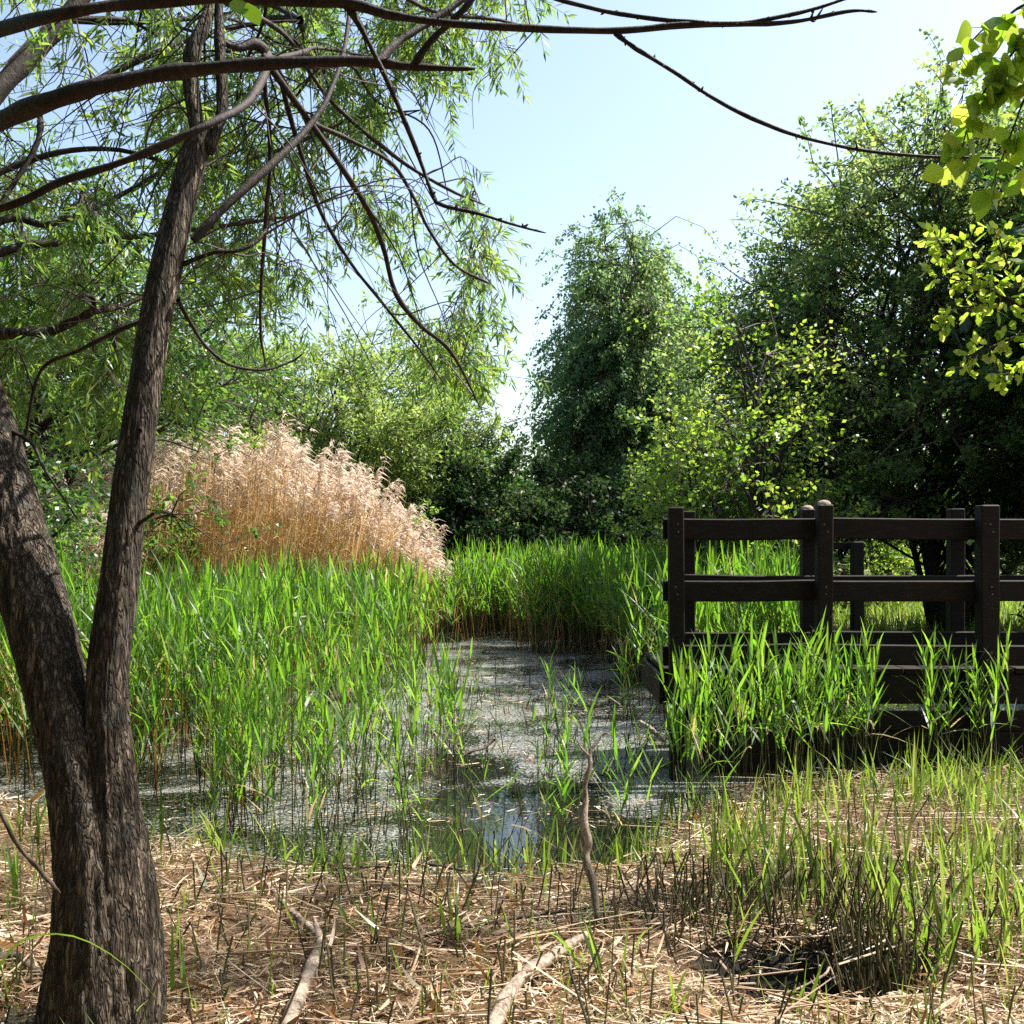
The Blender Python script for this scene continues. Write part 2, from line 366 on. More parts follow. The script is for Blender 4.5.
def ground_z(x, y):
    s = pond_sd(x, y)
    z = 0.10 * (fbm(x * 1.1 + 40, y * 1.1 + 40, 9, 4) - 0.47) * np.clip(30 / (1 + np.hypot(x, y)), 0, 1)
    t = np.clip((0.25 - s) / 0.75, 0, 1); z = z - 0.42 * t * t * (3 - 2 * t)
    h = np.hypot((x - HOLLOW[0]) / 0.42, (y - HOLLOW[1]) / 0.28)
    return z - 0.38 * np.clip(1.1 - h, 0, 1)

def build_ground():
    u = np.linspace(-1, 1, 240); xs = np.sinh(u * 5.2) / np.sinh(5.2) * 420
    v = np.linspace(0, 1, 300); ys = 1.5 + np.sinh(v * 5.6) / np.sinh(5.6) * 640
    ys = np.concatenate([[-420, -120, -40, -14, -5, -2, -0.5, 0.6], ys])
    X, Y = np.meshgrid(xs, ys); Z = ground_z(X, Y)
    s = pond_sd(X, Y); mead = np.clip((Y - 14) / 6, 0, 1) * np.clip(s / 1.5, 0, 1)
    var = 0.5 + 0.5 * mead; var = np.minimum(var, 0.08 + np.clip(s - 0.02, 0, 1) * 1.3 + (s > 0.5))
    h = np.hypot((X - HOLLOW[0]) / 0.44, (Y - HOLLOW[1]) / 0.30); var = np.where(h < 1, 0.0, var)  # deep shade of the hollow painted in as the darkest ground tone
    V = np.stack([X, Y, Z], -1).reshape(-1, 3); g = Geo()
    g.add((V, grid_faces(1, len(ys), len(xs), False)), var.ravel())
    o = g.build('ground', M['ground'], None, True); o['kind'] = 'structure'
    # finer ground patch is not needed: the litter covers the near bank
    g = Geo(); xs = np.linspace(-9, 8, 60); ys = np.linspace(4.2, 22.5, 60); X, Y = np.meshgrid(xs, ys)
    g.add((np.stack([X, Y, np.full_like(X, WATER_Z)], -1).reshape(-1, 3), grid_faces(1, 60, 60, False)))
    o = g.build('pond_water', M['water'], None, True); o['kind'] = 'structure'
build_ground()

# ------------------------------------------------------------------ boardwalk and fences
FD, RD = 7.3, 8.5
def px_x(px, d): return (px - 512) / F_PX * d
def rail_row(name, label, d, post_px, tops, rail_sign, x0, x1, post_w):
    t = thing(name, label, 'fence', (px_x(post_px[0], d), d, 0))
    loc = np.array(t.location)
    for i, px in enumerate(post_px):
        x = px_x(px, d); zt = EYE - (tops[i] - HOR) / F_PX * d; w = post_w[i] / 2
        g = Geo(); box_geo(g, np.array([x - w, d - w, -0.5]) - loc, np.array([x + w, d + w, zt]) - loc, bev=0.008)
        a = RNG.normal(size=2) * 0.006; g.V[-1][:, 0] += a[0] * (g.V[-1][:, 2] - 1.2); g.V[-1][:, 1] -= abs(a[1]) * (g.V[-1][:, 2] - 1.2) * 0.5
        p = g.build('post', M['fence'], t)
        if name == 'wooden_fence' and i == 1:      # pale domed top of the middle post
            a = np.linspace(0, PI / 2, 6); Pt = np.array([[x, d, zt - 0.004 + 0.035 * math.sin(q)] for q in a]) - loc
            g = Geo(); g.add(tubes(Pt[None], (0.047 * np.cos(a) + 0.001)[None], 12)); g.build('post_cap', M['deadwood'], p, True)
    zs = [(1.613, 1.472), (1.200, 1.060), (0.765, 0.628)]
    for z1, z0 in zs:
        y0 = d + rail_sign * (0.05 + 0.002); y1 = y0 + rail_sign * 0.038
        # lengths butt behind the posts
        cuts = [x0] + [px_x(p, d) + 0.004 * (k % 2) for k, p in enumerate(post_px) if k % 2 == 1 and x0 < px_x(p, d) < x1] + [x1]
        for a, b in zip(cuts[:-1], cuts[1:]):
            dz = RNG.normal() * 0.003
            g = Geo(); box_geo(g, np.array([a + 0.002, min(y0, y1), z0 + dz]) - loc, np.array([b - 0.002, max(y0, y1), z1 + dz]) - loc, bev=0.007); q = (g.V[-1][:, 0] + loc[0] - a) / (b - a); g.V[-1][:, 2] -= 0.010 * np.sin(PI * q) * RNG.random() + 0.012 * RNG.normal() * (q - .5)
            g.build('rail', M['fence'], t)
    g = Geo()
    for px, w in zip(post_px, post_w):
        for z1, z0 in zs:
            for k in (0.35, 0.7):
                x = px_x(px, d) + RNG.normal() * 0.01; z = z0 + (z1 - z0) * k; y = d - w / 2
                Pt = np.array([[x, y + 0.004, z], [x, y - 0.003, z], [x, y - 0.0035, z]]) - loc
                g.add(tubes(Pt[None], np.array([[0.006, 0.006, 0.001]]), 8))
    if rail_sign > 0: tag(g.build('nail', M['nail'], t), kind='stuff')
    return t
rail_row('wooden_fence', 'dark timber post and rail fence nearest the pond with rounded middle post', FD, [676, 824, 987, 1150, 1310], [507, 504.5, 505, 506, 506],
         1, px_x(664, FD), 6.0, [0.10, 0.10, 0.122, 0.10, 0.10])
rail_row('wooden_fence', 'dark timber railing along the far side of the boardwalk behind the nearer fence', RD, [688, 807.5, 955.5, 1100, 1240], [511, 509, 508.5, 509, 509],
         -1, px_x(680, RD), 6.1, [0.10, 0.10, 0.11, 0.10, 0.10])
def boardwalk():
    x0, x1, y0, y1, zt = px_x(666, FD), 6.1, FD + 0.10, RD - 0.10, 0.60
    t = thing('boardwalk', 'shaded raised timber boardwalk between the two rows of fence posts', 'boardwalk', (x0, FD, 0)); loc = np.array(t.location)
    g = Geo(); x = x0
    while x < x1:
        box_geo(g, np.array([x, y0, zt - 0.038]) - loc, np.array([x + 0.14, y1, zt + RNG.normal() * 0.002]) - loc); x += 0.148
    g.build('deck', M['fence'], t)
    for y in (y0 + 0.005, y1 - 0.055):
        g = Geo(); box_geo(g, np.array([x0, y, zt - 0.24]) - loc, np.array([x1, y + 0.05, zt - 0.042]) - loc); g.build('beam', M['fence'], t)
    g = Geo(); box_geo(g, np.array([x0 - 0.03, y0, zt - 0.24]) - loc, np.array([x0 - 0.004, y1, zt - 0.04]) - loc); g.build('beam', M['fence'], t)
    for z in (0.02, 0.16, 0.30):   # retaining boards under the deck edge
        g = Geo(); box_geo(g, np.array([x0 + 0.25, FD + 0.06, z - 0.115]) - loc, np.array([x1, FD + 0.094, z + 0.02]) - loc); g.build('retaining_board', M['fence'], t)
boardwalk()

def field_fence():
    d0 = 25.0; t = thing('field_fence', 'distant weathered field fence of posts and rails across the sunlit meadow', 'fence', (2, d0, 0)); loc = np.array(t.location)
    xs = np.arange(2.0, 16, 1.7)
    for x in xs:
        z = float(ground_z(np.array(x), np.array(d0))); g = Geo(); box_geo(g, np.array([x - .05, d0 - .05, z - 0.2]) - loc, np.array([x + .05, d0 + .05, 1.25]) - loc); g.build('post', M['darkwood'], t)
    for z in (1.12, 0.78, 0.42):
        g = Geo(); box_geo(g, np.array([2, d0 + .052, z - .05]) - loc, np.array([15.8, d0 + .085, z + .05]) - loc); g.build('rail', M['deadwood'], t)
field_fence()
def gate_post():
    p = P(857, 575, 10.6); t = thing('gate_post', 'dark squared post standing alone in the meadow behind the boardwalk', 'post', (p[0], 10.6, 0))
    g = Geo(); box_geo(g, (-.055, -.055, -.3), (.055, .055, 1.44), bev=.012); box_geo(g, (-.3, .056, 1.36), (-.02, .085, 1.43)); g.build('post', M['fence'], t)
gate_post()

# ------------------------------------------------------------------ reeds
def reed_arrays(pos, H, rng, nl=9, nseg=4, lean=0.10, wscale=1.0, base_frac=0.36):
    """stems and leaf blades for N reeds"""
    N = len(pos); ln = rng.normal(size=(N, 2)) * lean; 
    top = pos + np.stack([ln[:, 0] * H, ln[:, 1] * H, H * 0.86], 1)
    mid = (pos + top) / 2 + np.concatenate([rng.normal(size=(N, 2)) * 0.02, np.zeros((N, 1))], 1) - np.stack([ln[:, 0], ln[:, 1], 0 * H], 1) * (0.12 * H)[:, None]
    Pts = np.stack([pos, mid, top], 1)
    r = (0.0036 * wscale) * np.array([1.0, 0.9, 0.45])[None] * np.ones((N, 1))
    sv = tubes(Pts, r, 3)
    pl = rng.random(N); svar = (np.array([0.05, 0.5, 0.95])[None] * (0.7 + 0.3 * pl[:, None]))
    svar = np.repeat(svar.ravel(), 3)
    f = base_frac + (1 - base_frac) * (np.arange(nl) + 0.3)[None] / nl + rng.normal(size=(N, nl)) * 0.02
    f = np.clip(f, 0.1, 1.0)
    a = 1 - f
    base = (pos[:, None] * ((1 - f) ** 2)[..., None] + 2 * ((f * (1 - f))[..., None]) * (2 * mid - (pos + top) / 2)[:, None] + (f ** 2)[..., None] * top[:, None])
    phi = rng.random((N, 1)) * 2 * PI + PI * np.arange(nl)[None] + rng.normal(size=(N, nl)) * 0.45
    el = np.radians(np.clip(46 - 34 * f + rng.normal(size=(N, nl)) * 10, 3, 75))   # from the vertical
    L = (0.15 + 0.17 * np.sin(np.clip(f, 0, 1) * PI * 0.75)) * (0.8 + 0.4 * rng.random((N, nl))) * np.clip(H / 1.3, 0.45, 1.2)[:, None]
    W = (0.014 + 0.008 * rng.random((N, nl))) * wscale * np.clip(H / 1.2, 0.55, 1.1)[:, None]
    h = np.stack([np.cos(phi), np.sin(phi)], -1)
    D = np.concatenate([h * np.sin(el)[..., None], np.cos(el)[..., None]], -1)
    S = np.stack([-np.sin(phi), np.cos(phi), 0 * phi], -1)
    S = nrm(S + rng.normal(size=S.shape) * 0.35)
    dr = (0.03 + 0.22 * rng.random((N, nl)) ** 2.5); dr = np.where(rng.random((N, nl)) < 0.10, 0.4 + 0.5 * rng.random((N, nl)), dr)
    bend = np.concatenate([h * (dr * 0.8)[..., None], -dr[..., None]], -1)
    prof = {4: [0.45, 1.0, 0.85, 0.5, 0.04], 3: [0.5, 1.0, 0.7, 0.04], 2: [0.6, 1.0, 0.05]}[nseg]
    lv = strips(base.reshape(-1, 3), D.reshape(-1, 3), S.reshape(-1, 3), L.ravel(), W.ravel(), bend.reshape(-1, 3), prof)
    lvar = np.clip(0.12 + 0.45 * pl[:, None] + 0.38 * rng.random((N, nl)), 0, 0.9); lvar[rng.random((N, nl)) < 0.012 + 0.11 * (f < 0.58)] = 1.0
    return sv, svar, lv, np.repeat(lvar.ravel(), 2 * len(prof))

def in_poly(x, y, poly):
    ins = np.zeros(x.shape, bool); n = len(poly)
    for i in range(n):
        a = poly[i]; b = poly[(i + 1) % n]
        if a[1] == b[1]: continue
        ins ^= ((a[1] > y) != (b[1] > y)) & (x < (b[0] - a[0]) * (y - a[1]) / (b[1] - a[1]) + a[0])
    return ins

def scatter(poly, n, rng, clump=0.0, cs=1.5, seed=3):
    poly = np.asarray(poly, float); lo = poly.min(0); hi = poly.max(0); out = []
    while sum(len(o) for o in out) < n:
        p = lo + rng.random((4 * n, 2)) * (hi - lo)
        k = in_poly(p[:, 0], p[:, 1], poly)
        if clump > 0: k &= fbm(p[:, 0] * cs, p[:, 1] * cs, seed, 3) > 0.44 + clump * (rng.random(len(p)) - 0.5) * 2
        out.append(p[k])
    return np.concatenate(out)[:n]

def on_pond(p): 
    return np.concatenate([p, np.maximum(ground_z(p[:, 0], p[:, 1]), WATER_Z - 0.03)[:, None]], 1)

rg = np.random.default_rng(11)
LEFT_BED = [(-2.6, 6.45), (-2.0, 6.7), (-1.55, 7.8), (-1.3, 9.6), (-1.1, 12.5), (-0.85, 14.5), (-0.75, 17.0), (-0.5, 19.5), (-4.5, 19.5), (-8.2, 16), (-7.5, 10), (-4.4, 7.2)]
BACK_BED = [(0.0, 15.6), (0.5, 14.7), (1.2, 14.2), (1.25, 12.0), (1.2, 10.2), (1.3, 9.2), (1.9, 8.9), (2.55, 9.2), (3.2, 12), (4.1, 15), (4.6, 18.5), (0.6, 19.5), (-0.05, 18)]
FENCE_BED = [(0.95, 6.25), (1.5, 6.05), (2.2, 6.55), (3.1, 6.75), (3.1, 7.1), (2.1, 7.1), (1.05, 7.15), (0.98, 8.4), (0.85, 8.2)]
left_p = scatter(LEFT_BED, 4200, rg, 0.10, 1.5); left_p = np.concatenate([left_p, scatter([(-2.5, 6.3), (-1.75, 5.75), (-0.9, 5.4), (-0.7, 6.0), (-1.2, 7.2), (-2.1, 6.9)], 75, rg, 0.12, 2.6)]); back_p = scatter(BACK_BED, 2600, rg, 0.15, 1.3)
back_p = np.concatenate([back_p, scatter([(-0.85, 16.6), (-0.1, 17.0), (0.12, 17.6), (0.1, 19.3), (-0.9, 19.3)], 260, rg)])
fence_p = np.concatenate([scatter([(0.95, 6.25), (1.5, 6.05), (1.95, 6.4), (2.0, 7.1), (1.05, 7.15), (0.98, 8.4), (0.8, 8.6)], 68, rg, 0.25, 2.5), scatter([(1.95, 6.4), (3.1, 6.7), (3.1, 7.1), (1.95, 7.1)], 42, rg, 0.25, 2.5)])
wade_p = scatter([(-2.1, 6.9), (-1.35, 5.7), (-0.55, 5.5), (-0.25, 6.4), (-0.4, 8.5), (-1.0, 10.5), (-1.5, 9)], 125, rg, 0.12, 2.4)
pool_p = scatter([(0.0, 5.15), (0.5, 5.4), (0.75, 6.4), (0.95, 8.6), (0.35, 9.5), (0.1, 7)], 24, rg, 0.1, 2.5)
edge_p = np.array([(px_x(p, d), d) for p, d in [(405, 4.9), (412, 4.95), (418, 5.0), (398, 5.05), (409, 5.2), (425, 5.3), (300, 5.2), (310, 5.4), (322, 5.6), (555, 4.75), (540, 4.9), (575, 5.0), (497, 5.0), (468, 5.1),
                                            (610, 5.0), (626, 5.3), (640, 5.1), (655, 5.4), (560, 5.6), (690, 5.4), (700, 5.6), (720, 5.5), (745, 5.8), (770, 5.6)]])
def bed_H(p, lo, hi): return lo + (hi - lo) * (0.6 * fbm(p[:, 0] * 1.1, p[:, 1] * 1.1, 21, 3) + 0.5 * rg.random(len(p)))
sets = [('reed', left_p, bed_H(left_p, 0.95, 1.58) * (0.82 + 0.3 * rg.random(len(left_p))) * np.where((left_p[:, 1] < 7.2) & (left_p[:, 0] > -2.4), 0.62, 1.0), 0), ('reed', back_p, bed_H(back_p, 1.1, 1.7) * (0.82 + 0.3 * rg.random(len(back_p))), 0),
        ('F', fence_p, bed_H(fence_p, 0.65, 1.22) * np.where(fence_p[:, 0] > 1.9, 0.92, 1.0), 1), ('W', wade_p, bed_H(wade_p, 0.6, 1.2), 2), ('E', pool_p, bed_H(pool_p, 0.35, 0.85), 3), ('E', edge_p, bed_H(edge_p, 0.45, 1.0), 3)]
# nearest ones are individual plants copied from prototypes
REED_TXT = {1: ('young green reed among those growing right in front of the wooden fence', 'reeds in front of the wooden fence'),
            2: ('thin green reed standing scattered in shallow water before the dense reed bed', 'reeds scattered in the shallow water'),
            3: ('green reed shoot at the open pool by the upright dead branch', 'reed shoots around the open pool'),
            4: ('green reed on the nearest edge of the big reed bed beside the forked tree', 'reeds at the near edge of the big reed bed')}
protos = []
for k in range(18):
    sv, sa, lv, la = reed_arrays(np.zeros((1, 3)), np.array([1.2]), rg, nl=int(rg.integers(7, 11)), nseg=4, lean=0.09)
    g = Geo(); g.add(sv, sa); ms = g.mesh('reed_stem', M['reedstem'])
    g = Geo(); g.add(lv, la); ml = g.mesh('reed_foliage', M['reed'])
    protos.append((ms, ml))
near = left_p[:, 1] < np.sort(left_p[:, 1])[16]
indiv = [(p, h, 4) for p, h in zip(left_p[near], sets[0][2][near])]
for key, p, h, c in sets[2:]: indiv += [(q, hh, c) for q, hh in zip(p, h)]
indiv = indiv[:298]
for p, h, c in indiv:
    z = on_pond(p[None])[0, 2]; lab, grp = REED_TXT[c]
    t = thing('reed_plant', lab, 'reed', (p[0], p[1], z), grp); s = h / 1.2
    t.rotation_euler = (rg.normal() * 0.05, rg.normal() * 0.05, rg.random() * 2 * PI); t.scale = (0.75 * s + 0.25, 0.75 * s + 0.25, s)
    ms, ml = protos[int(rg.integers(len(protos)))]
    for nm, me in (('stem', ms), ('foliage', ml)):
        o = bpy.data.objects.new(nm, me); COL.objects.link(o); o.parent = t
def bed(name, label, p, H, **kw):
    order = p[:, 1] < 11.5; g = Geo(); pos = on_pond(p)
    for sel, nl, ns, ws in ((order, 9, 4, 1.0), (~order, 8, 2, 1.25)):
        if not sel.any(): continue
        sv, sa, lv, la = reed_arrays(pos[sel], H[sel], rg, nl, ns, 0.09, ws)
        g.add(sv, sa, 0); g.add(lv, la, 1)
    # old dry stems standing among the green ones
    k = rg.random(len(p)) < 0.45; n = k.sum(); q = pos[k] + np.concatenate([rg.normal(size=(n, 2)) * 0.08, np.zeros((n, 1))], 1)
    hh = H[k] * (0.35 + 0.5 * rg.random(n)); d = nrm(np.stack([rg.normal(size=n) * 0.12, rg.normal(size=n) * 0.12, np.ones(n)], 1))
    Pt = np.stack([q, q + d * hh[:, None] * 0.5, q + d * hh[:, None]], 1)
    g.add(tubes(Pt, np.full((n, 3), 0.004), 3), rep(rg.random(n) * 0.7, 9), 2)
    tag(g.build(name, [M['reedstem'], M['reed'], M['dead']]), label, 'reeds', kind='stuff')
bed('reed_bed', 'dense bright green reed bed filling the pond behind the forked tree', left_p[~near], sets[0][2][~near])
bed('reed_bed', 'dense bright green reed bed below the birch and behind the fence', back_p, sets[1][2])

def dead_reeds():
    rng = np.random.default_rng(5); g = Geo()
    p = np.concatenate([scatter([(-7.0, 13.2), (-1.5, 14.6), (-1.15, 17.5), (-6.8, 17.8)], 2900, rng), scatter([(-6.5, 10.5), (-4.3, 12.0), (-4.6, 14), (-7.2, 13.5)], 500, rng)])
    n = len(p); pxs = 512 + p[:, 0] / p[:, 1] * F_PX
    H = np.interp(pxs, [20, 120, 180, 235, 290, 350, 395, 430], [2.4, 2.85, 3.1, 3.15, 2.95, 2.55, 1.95, 1.3]) * (0.70 + 0.36 * rng.random(n) ** 0.8)
    H *= 0.92 + 0.17 * fbm(p[:, 0] * 2.2, p[:, 1] * 1.2, 77, 3)
    H[p[:, 1] < 13] *= 0.72
    pos = np.concatenate([p, np.full((n, 1), -0.1)], 1)
    ln = np.stack([0.09 + rng.normal(size=n) * 0.10, rng.normal(size=n) * 0.06], 1)
    top = pos + np.stack([ln[:, 0] * H, ln[:, 1] * H, H * 0.93], 1); mid = (pos + top) / 2 - np.stack([ln[:, 0] * H * .15, 0 * H, 0 * H], 1)
    var = rng.random(n)
    q = nrm(np.stack([rng.normal(size=n), 0.5 * rng.normal(size=n), 0 * H], 1)); Dm = top - pos; LL = np.linalg.norm(Dm, axis=1)
    g.add(strips(pos, Dm / LL[:, None], q, LL, 0.011, np.stack([0.05 * ln[:, 0], 0 * H, -0.02 + 0 * H], 1), [1, 1, 0.9, 0.8, 0.4]), rep(var, 10), 0)
    # sparse dry leaves
    k = 2; f = 0.3 + 0.55 * rng.random((n, k)); b = pos[:, None] + (top - pos)[:, None] * f[..., None]
    ph = rng.random(n * k) * 2 * PI; h = np.stack([np.cos(ph), np.sin(ph), 0.9 + 0 * ph], 1)
    g.add(strips(b.reshape(-1, 3), nrm(h), nrm(np.cross(h, rdir(n * k, rng))), 0.25 + 0.2 * rng.random(n * k), 0.012, np.stack([np.cos(ph) * .2, np.sin(ph) * .2, -0.6 - 0.5 * rng.random(n * k)], 1), [0.6, 1, 0.05]), rep(rng.random(n * k), 6), 0)
    # plumes: drooping feathery heads, one sided
    k = 15; m = n * k; keep = rep(rng.random(n) < 0.62, k)
    u = rng.random((n, k)); b = top[:, None] - (top - mid)[:, None] * (0.22 * (1 - u) * 0.9)[..., None] + rng.normal(size=(n, k, 3)) * 0.008
    side = np.stack([0.55 + 0.35 * rng.normal(size=n), 0.35 * rng.normal(size=n)], 1)
    D = np.concatenate([np.repeat(side[:, None], k, 1) * 0.8 + rng.normal(size=(n, k, 2)) * 0.32, 0.75 + 0.4 * rng.random((n, k, 1))], -1).reshape(-1, 3)
    D = nrm(D); L = 0.10 + 0.12 * rng.random(m); bend = np.stack([D[:, 0] * .4, D[:, 1] * .4, -0.75 - 0.4 * rng.random(m)], 1)
    S = nrm(np.cross(D, rdir(m, rng)))
    V, Fq = strips(b.reshape(-1, 3)[keep], D[keep], S[keep], L[keep], 0.016 + 0.016 * rng.random(keep.sum()), bend[keep], [0.5, 1, 0.1])
    pv = np.clip(rep(0.15 + 0.65 * rng.random(n), k) + rng.normal(size=m) * 0.12, 0, 1)[keep]
    g.add((V, Fq), rep(pv, 6), 1)
    tag(g.build('dead_reed_bed', [M['dead'], M['plume']]), 'tall golden dead reeds with pinkish feathery plumes beyond the green reeds', 'dead reeds', kind='stuff')
dead_reeds()

# ------------------------------------------------------------------ near bank: litter, stubble, grass
def bank_points(n, rng, y0=2.5, y1=8.2, water=0.1):
    out = []; c = 0
    while c < n:
        y = y0 + (y1 - y0) * rng.random(3 * n) ** 1.35; x = (rng.random(3 * n) - 0.5) * 2 * (0.62 * y + 0.35)
        s = pond_sd(x, y); k = (s > -water * rng.random(len(x)) ** 2) & (np.hypot((x - HOLLOW[0]) / 0.41, (y - HOLLOW[1]) / 0.27) > 1.2 * rng.random(len(x)) ** 0.3)
        k &= rng.random(len(x)) < np.clip(0.25 + s * 2.2, 0.25, 1) * (0.35 + 1.1 * np.clip(fbm(x * 2.6, y * 2.6, 61, 3) * 2.2 - 0.55, 0, 1)); p = np.stack([x, y], 1)[k]; out.append(p); c += len(p)
    return np.concatenate(out)[:n]

def litter():
    rng = np.random.default_rng(21); g = Geo(); n = 58000
    p = bank_points(n, rng); z = np.maximum(ground_z(p[:, 0], p[:, 1]), WATER_Z) + 0.004 + 0.05 * rng.random(n) ** 2
    L = 0.025 + 0.11 * rng.random(n) ** 2 + (rng.random(n) < 0.035) * 0.35 * rng.random(n)
    W = 0.002 + 0.006 * rng.random(n) ** 2
    ph = rng.normal(size=n) * 0.75 + (rng.random(n) < 0.5) * PI + (rng.random(n) < 0.3) * rng.random(n) * PI
    D = nrm(np.stack([np.cos(ph), np.sin(ph), rng.normal(size=n) * 0.22], 1)); S = nrm(np.cross(D, np.array([0, 0, 1.]) + rng.normal(size=(n, 3)) * 0.7))
    pos = np.concatenate([p, z[:, None]], 1) - D * (L / 2)[:, None]; pos[:, 2] += np.abs(D[:, 2]) * L * 0.5
    bend = np.concatenate([rng.normal(size=(n, 2)) * 0.28, -0.16 * np.abs(rng.normal(size=(n, 1)))], 1)
    v = np.clip(0.5 * rng.random(n) + 1.1 * (fbm(p[:, 0] * 2.4, p[:, 1] * 2.4, 31, 3) - 0.22) + 0.2 * rng.normal(size=n), 0, 1)
    g.add(strips(pos, D, S, L, W, bend, [0.8, 1, 0.9, 0.5]), rep(v, 8), 0)
    n = 1100; p = bank_points(n, rng); z = np.maximum(ground_z(p[:, 0], p[:, 1]), WATER_Z) + 0.02 + 0.03 * rng.random(n)
    D = nrm(np.concatenate([rng.normal(size=(n, 2)), rng.normal(size=(n, 1)) * 0.4], 1)); S = nrm(np.cross(D, np.array([0, 0, 1.]) + rng.normal(size=(n, 3)) * 0.6))
    g.add(strips(np.concatenate([p, z[:, None]], 1), D, S, 0.03 + 0.06 * rng.random(n), 0.010 + 0.018 * rng.random(n), rng.normal(size=(n, 3)) * 0.5, [0.2, 0.8, 1.0, 0.1]), rep(rng.random(n), 8), 1)
    n = 3200; p = bank_points(n, rng); z = np.maximum(ground_z(p[:, 0], p[:, 1]), WATER_Z) + 0.015 + 0.04 * rng.random(n)
    D = nrm(np.concatenate([rng.normal(size=(n, 2)), rng.normal(size=(n, 1)) * 0.3], 1)); S = nrm(np.cross(D, np.array([0, 0, 1.]) + rng.normal(size=(n, 3)) * 0.8))
    g.add(strips(np.concatenate([p, z[:, None]], 1), D, S, 0.03 + 0.08 * rng.random(n), 0.007 + 0.010 * rng.random(n), rng.normal(size=(n, 3)) * 0.45, [0.5, 0.9, 1.0, 0.7, 0.1]), rep(rng.random(n), 10), 0)
    n = 420; p = bank_points(n, rng, 2.6, 7.2); z = np.maximum(ground_z(p[:, 0], p[:, 1]), WATER_Z) + 0.035 + 0.03 * rng.random(n); ph = rng.normal(size=n) * 0.55 + (rng.random(n) < .5) * PI
    D = nrm(np.stack([np.cos(ph), np.sin(ph) * 0.7, rng.normal(size=n) * 0.05], 1)); L = 0.25 + 0.6 * rng.random(n) ** 1.5; b = np.concatenate([p, z[:, None]], 1) - D * (L / 2)[:, None]
    Pt = np.stack([b, b + D * (L * .5)[:, None] + rng.normal(size=(n, 3)) * np.array([.015, .015, .006]), b + D * L[:, None]], 1); Pt[..., 2] = np.maximum(Pt[..., 2], np.maximum(ground_z(Pt[..., 0], Pt[..., 1]), WATER_Z) + 0.006)
    g.add(tubes(Pt, np.full((n, 3), 1.) * (0.002 + 0.002 * rng.random((n, 1))), 5), rep(0.2 + 0.75 * rng.random(n), 15), 0)
    tag(g.build('dead_reed_litter', [M['straw'], M['deadleaf']]), 'pale trampled dead reed straw and brown leaves covering the near bank', 'straw', kind='stuff')
    # bits floating on the pond
    g = Geo(); n = 2600; p = scatter([(-2.3, 6.0), (-0.6, 5.1), (0.6, 5.2), (1.0, 6.5), (1.2, 10), (1.0, 15), (-0.7, 15), (-1.6, 9)], n, rng, 0.12, 1.4)
    D = nrm(np.concatenate([rng.normal(size=(n, 2)), rng.normal(size=(n, 1)) * 0.06], 1)); S = nrm(np.cross(D, np.array([0, 0, 1.]) + rng.normal(size=(n, 3)) * 0.3))
    g.add(strips(np.concatenate([p, np.full((n, 1), WATER_Z + 0.004)], 1), D, S, 0.02 + 0.12 * rng.random(n) ** 3, 0.004 + 0.006 * rng.random(n), rng.normal(size=(n, 3)) * np.array([.1, .1, .02]), [0.8, 1, 0.5]), rep(rng.random(n), 6), 0)
    tag(g.build('floating_debris', [M['straw']]), 'short straw bits and fluff floating on the pond water', 'debris', kind='stuff')
litter()

def stubble():
    rng = np.random.default_rng(33); g = Geo()
    p = bank_points(1000, rng, 3.0, 7.5, 0.25)
    c = np.array([HOLLOW[0] - 0.02, HOLLOW[1] + 0.28]); c = c + np.array([0.05, 0.14]); q = c + rng.normal(size=(420, 2)) * np.array([0.34, 0.15]); q = q[np.hypot((q[:, 0] - HOLLOW[0]) / 0.40, (q[:, 1] - HOLLOW[1]) / 0.28) > 0.85][:260]; q = q; q2 = G(870, 960)[:2] + rng.normal(size=(130, 2)) * np.array([0.07, 0.13])
    w = scatter([(-2.1, 6.3), (-1.2, 5.2), (-0.1, 5.0), (0.9, 5.6), (1.1, 7.5), (1.15, 9.5), (0.9, 14), (-0.6, 13), (-1.5, 8.5)], 600, rng, 0.05, 2.6, 8)
    e1 = np.stack([-1.7 + 2.7 * rng.random(200), np.zeros(200)], 1); e1[:, 1] = np.interp(e1[:, 0], POND[1:7, 0], POND[1:7, 1]) + 0.25 + np.abs(rng.normal(size=200)) * 0.3
    pp = np.concatenate([p, q, q2, w, e1]); n = len(pp)
    H = np.concatenate([0.07 + 0.17 * rng.random(1000) ** 1.5, 0.10 + 0.15 * rng.random(len(q)), 0.15 + 0.2 * rng.random(130), 0.06 + 0.3 * rng.random(600) ** 2.5, 0.05 + 0.17 * rng.random(200) ** 1.5])
    z = np.maximum(ground_z(pp[:, 0], pp[:, 1]), WATER_Z - 0.05)
    d = nrm(np.stack([rng.normal(size=n) * 0.27, rng.normal(size=n) * 0.27, np.ones(n)], 1)); b = np.concatenate([pp, z[:, None]], 1)
    Pt = np.stack([b, b + d * (H * 0.5)[:, None] + rng.normal(size=(n, 3)) * 0.004, b + d * H[:, None]], 1)
    g.add(tubes(Pt, np.full((n, 3), 1.) * (0.0022 + 0.0018 * rng.random((n, 1))), 4), rep(rng.random(n), 12))
    tag(g.build('reed_stubble', M['stub']), 'thin dark cut reed stems sticking up from bank and shallows', 'stubble', kind='stuff')
stubble()

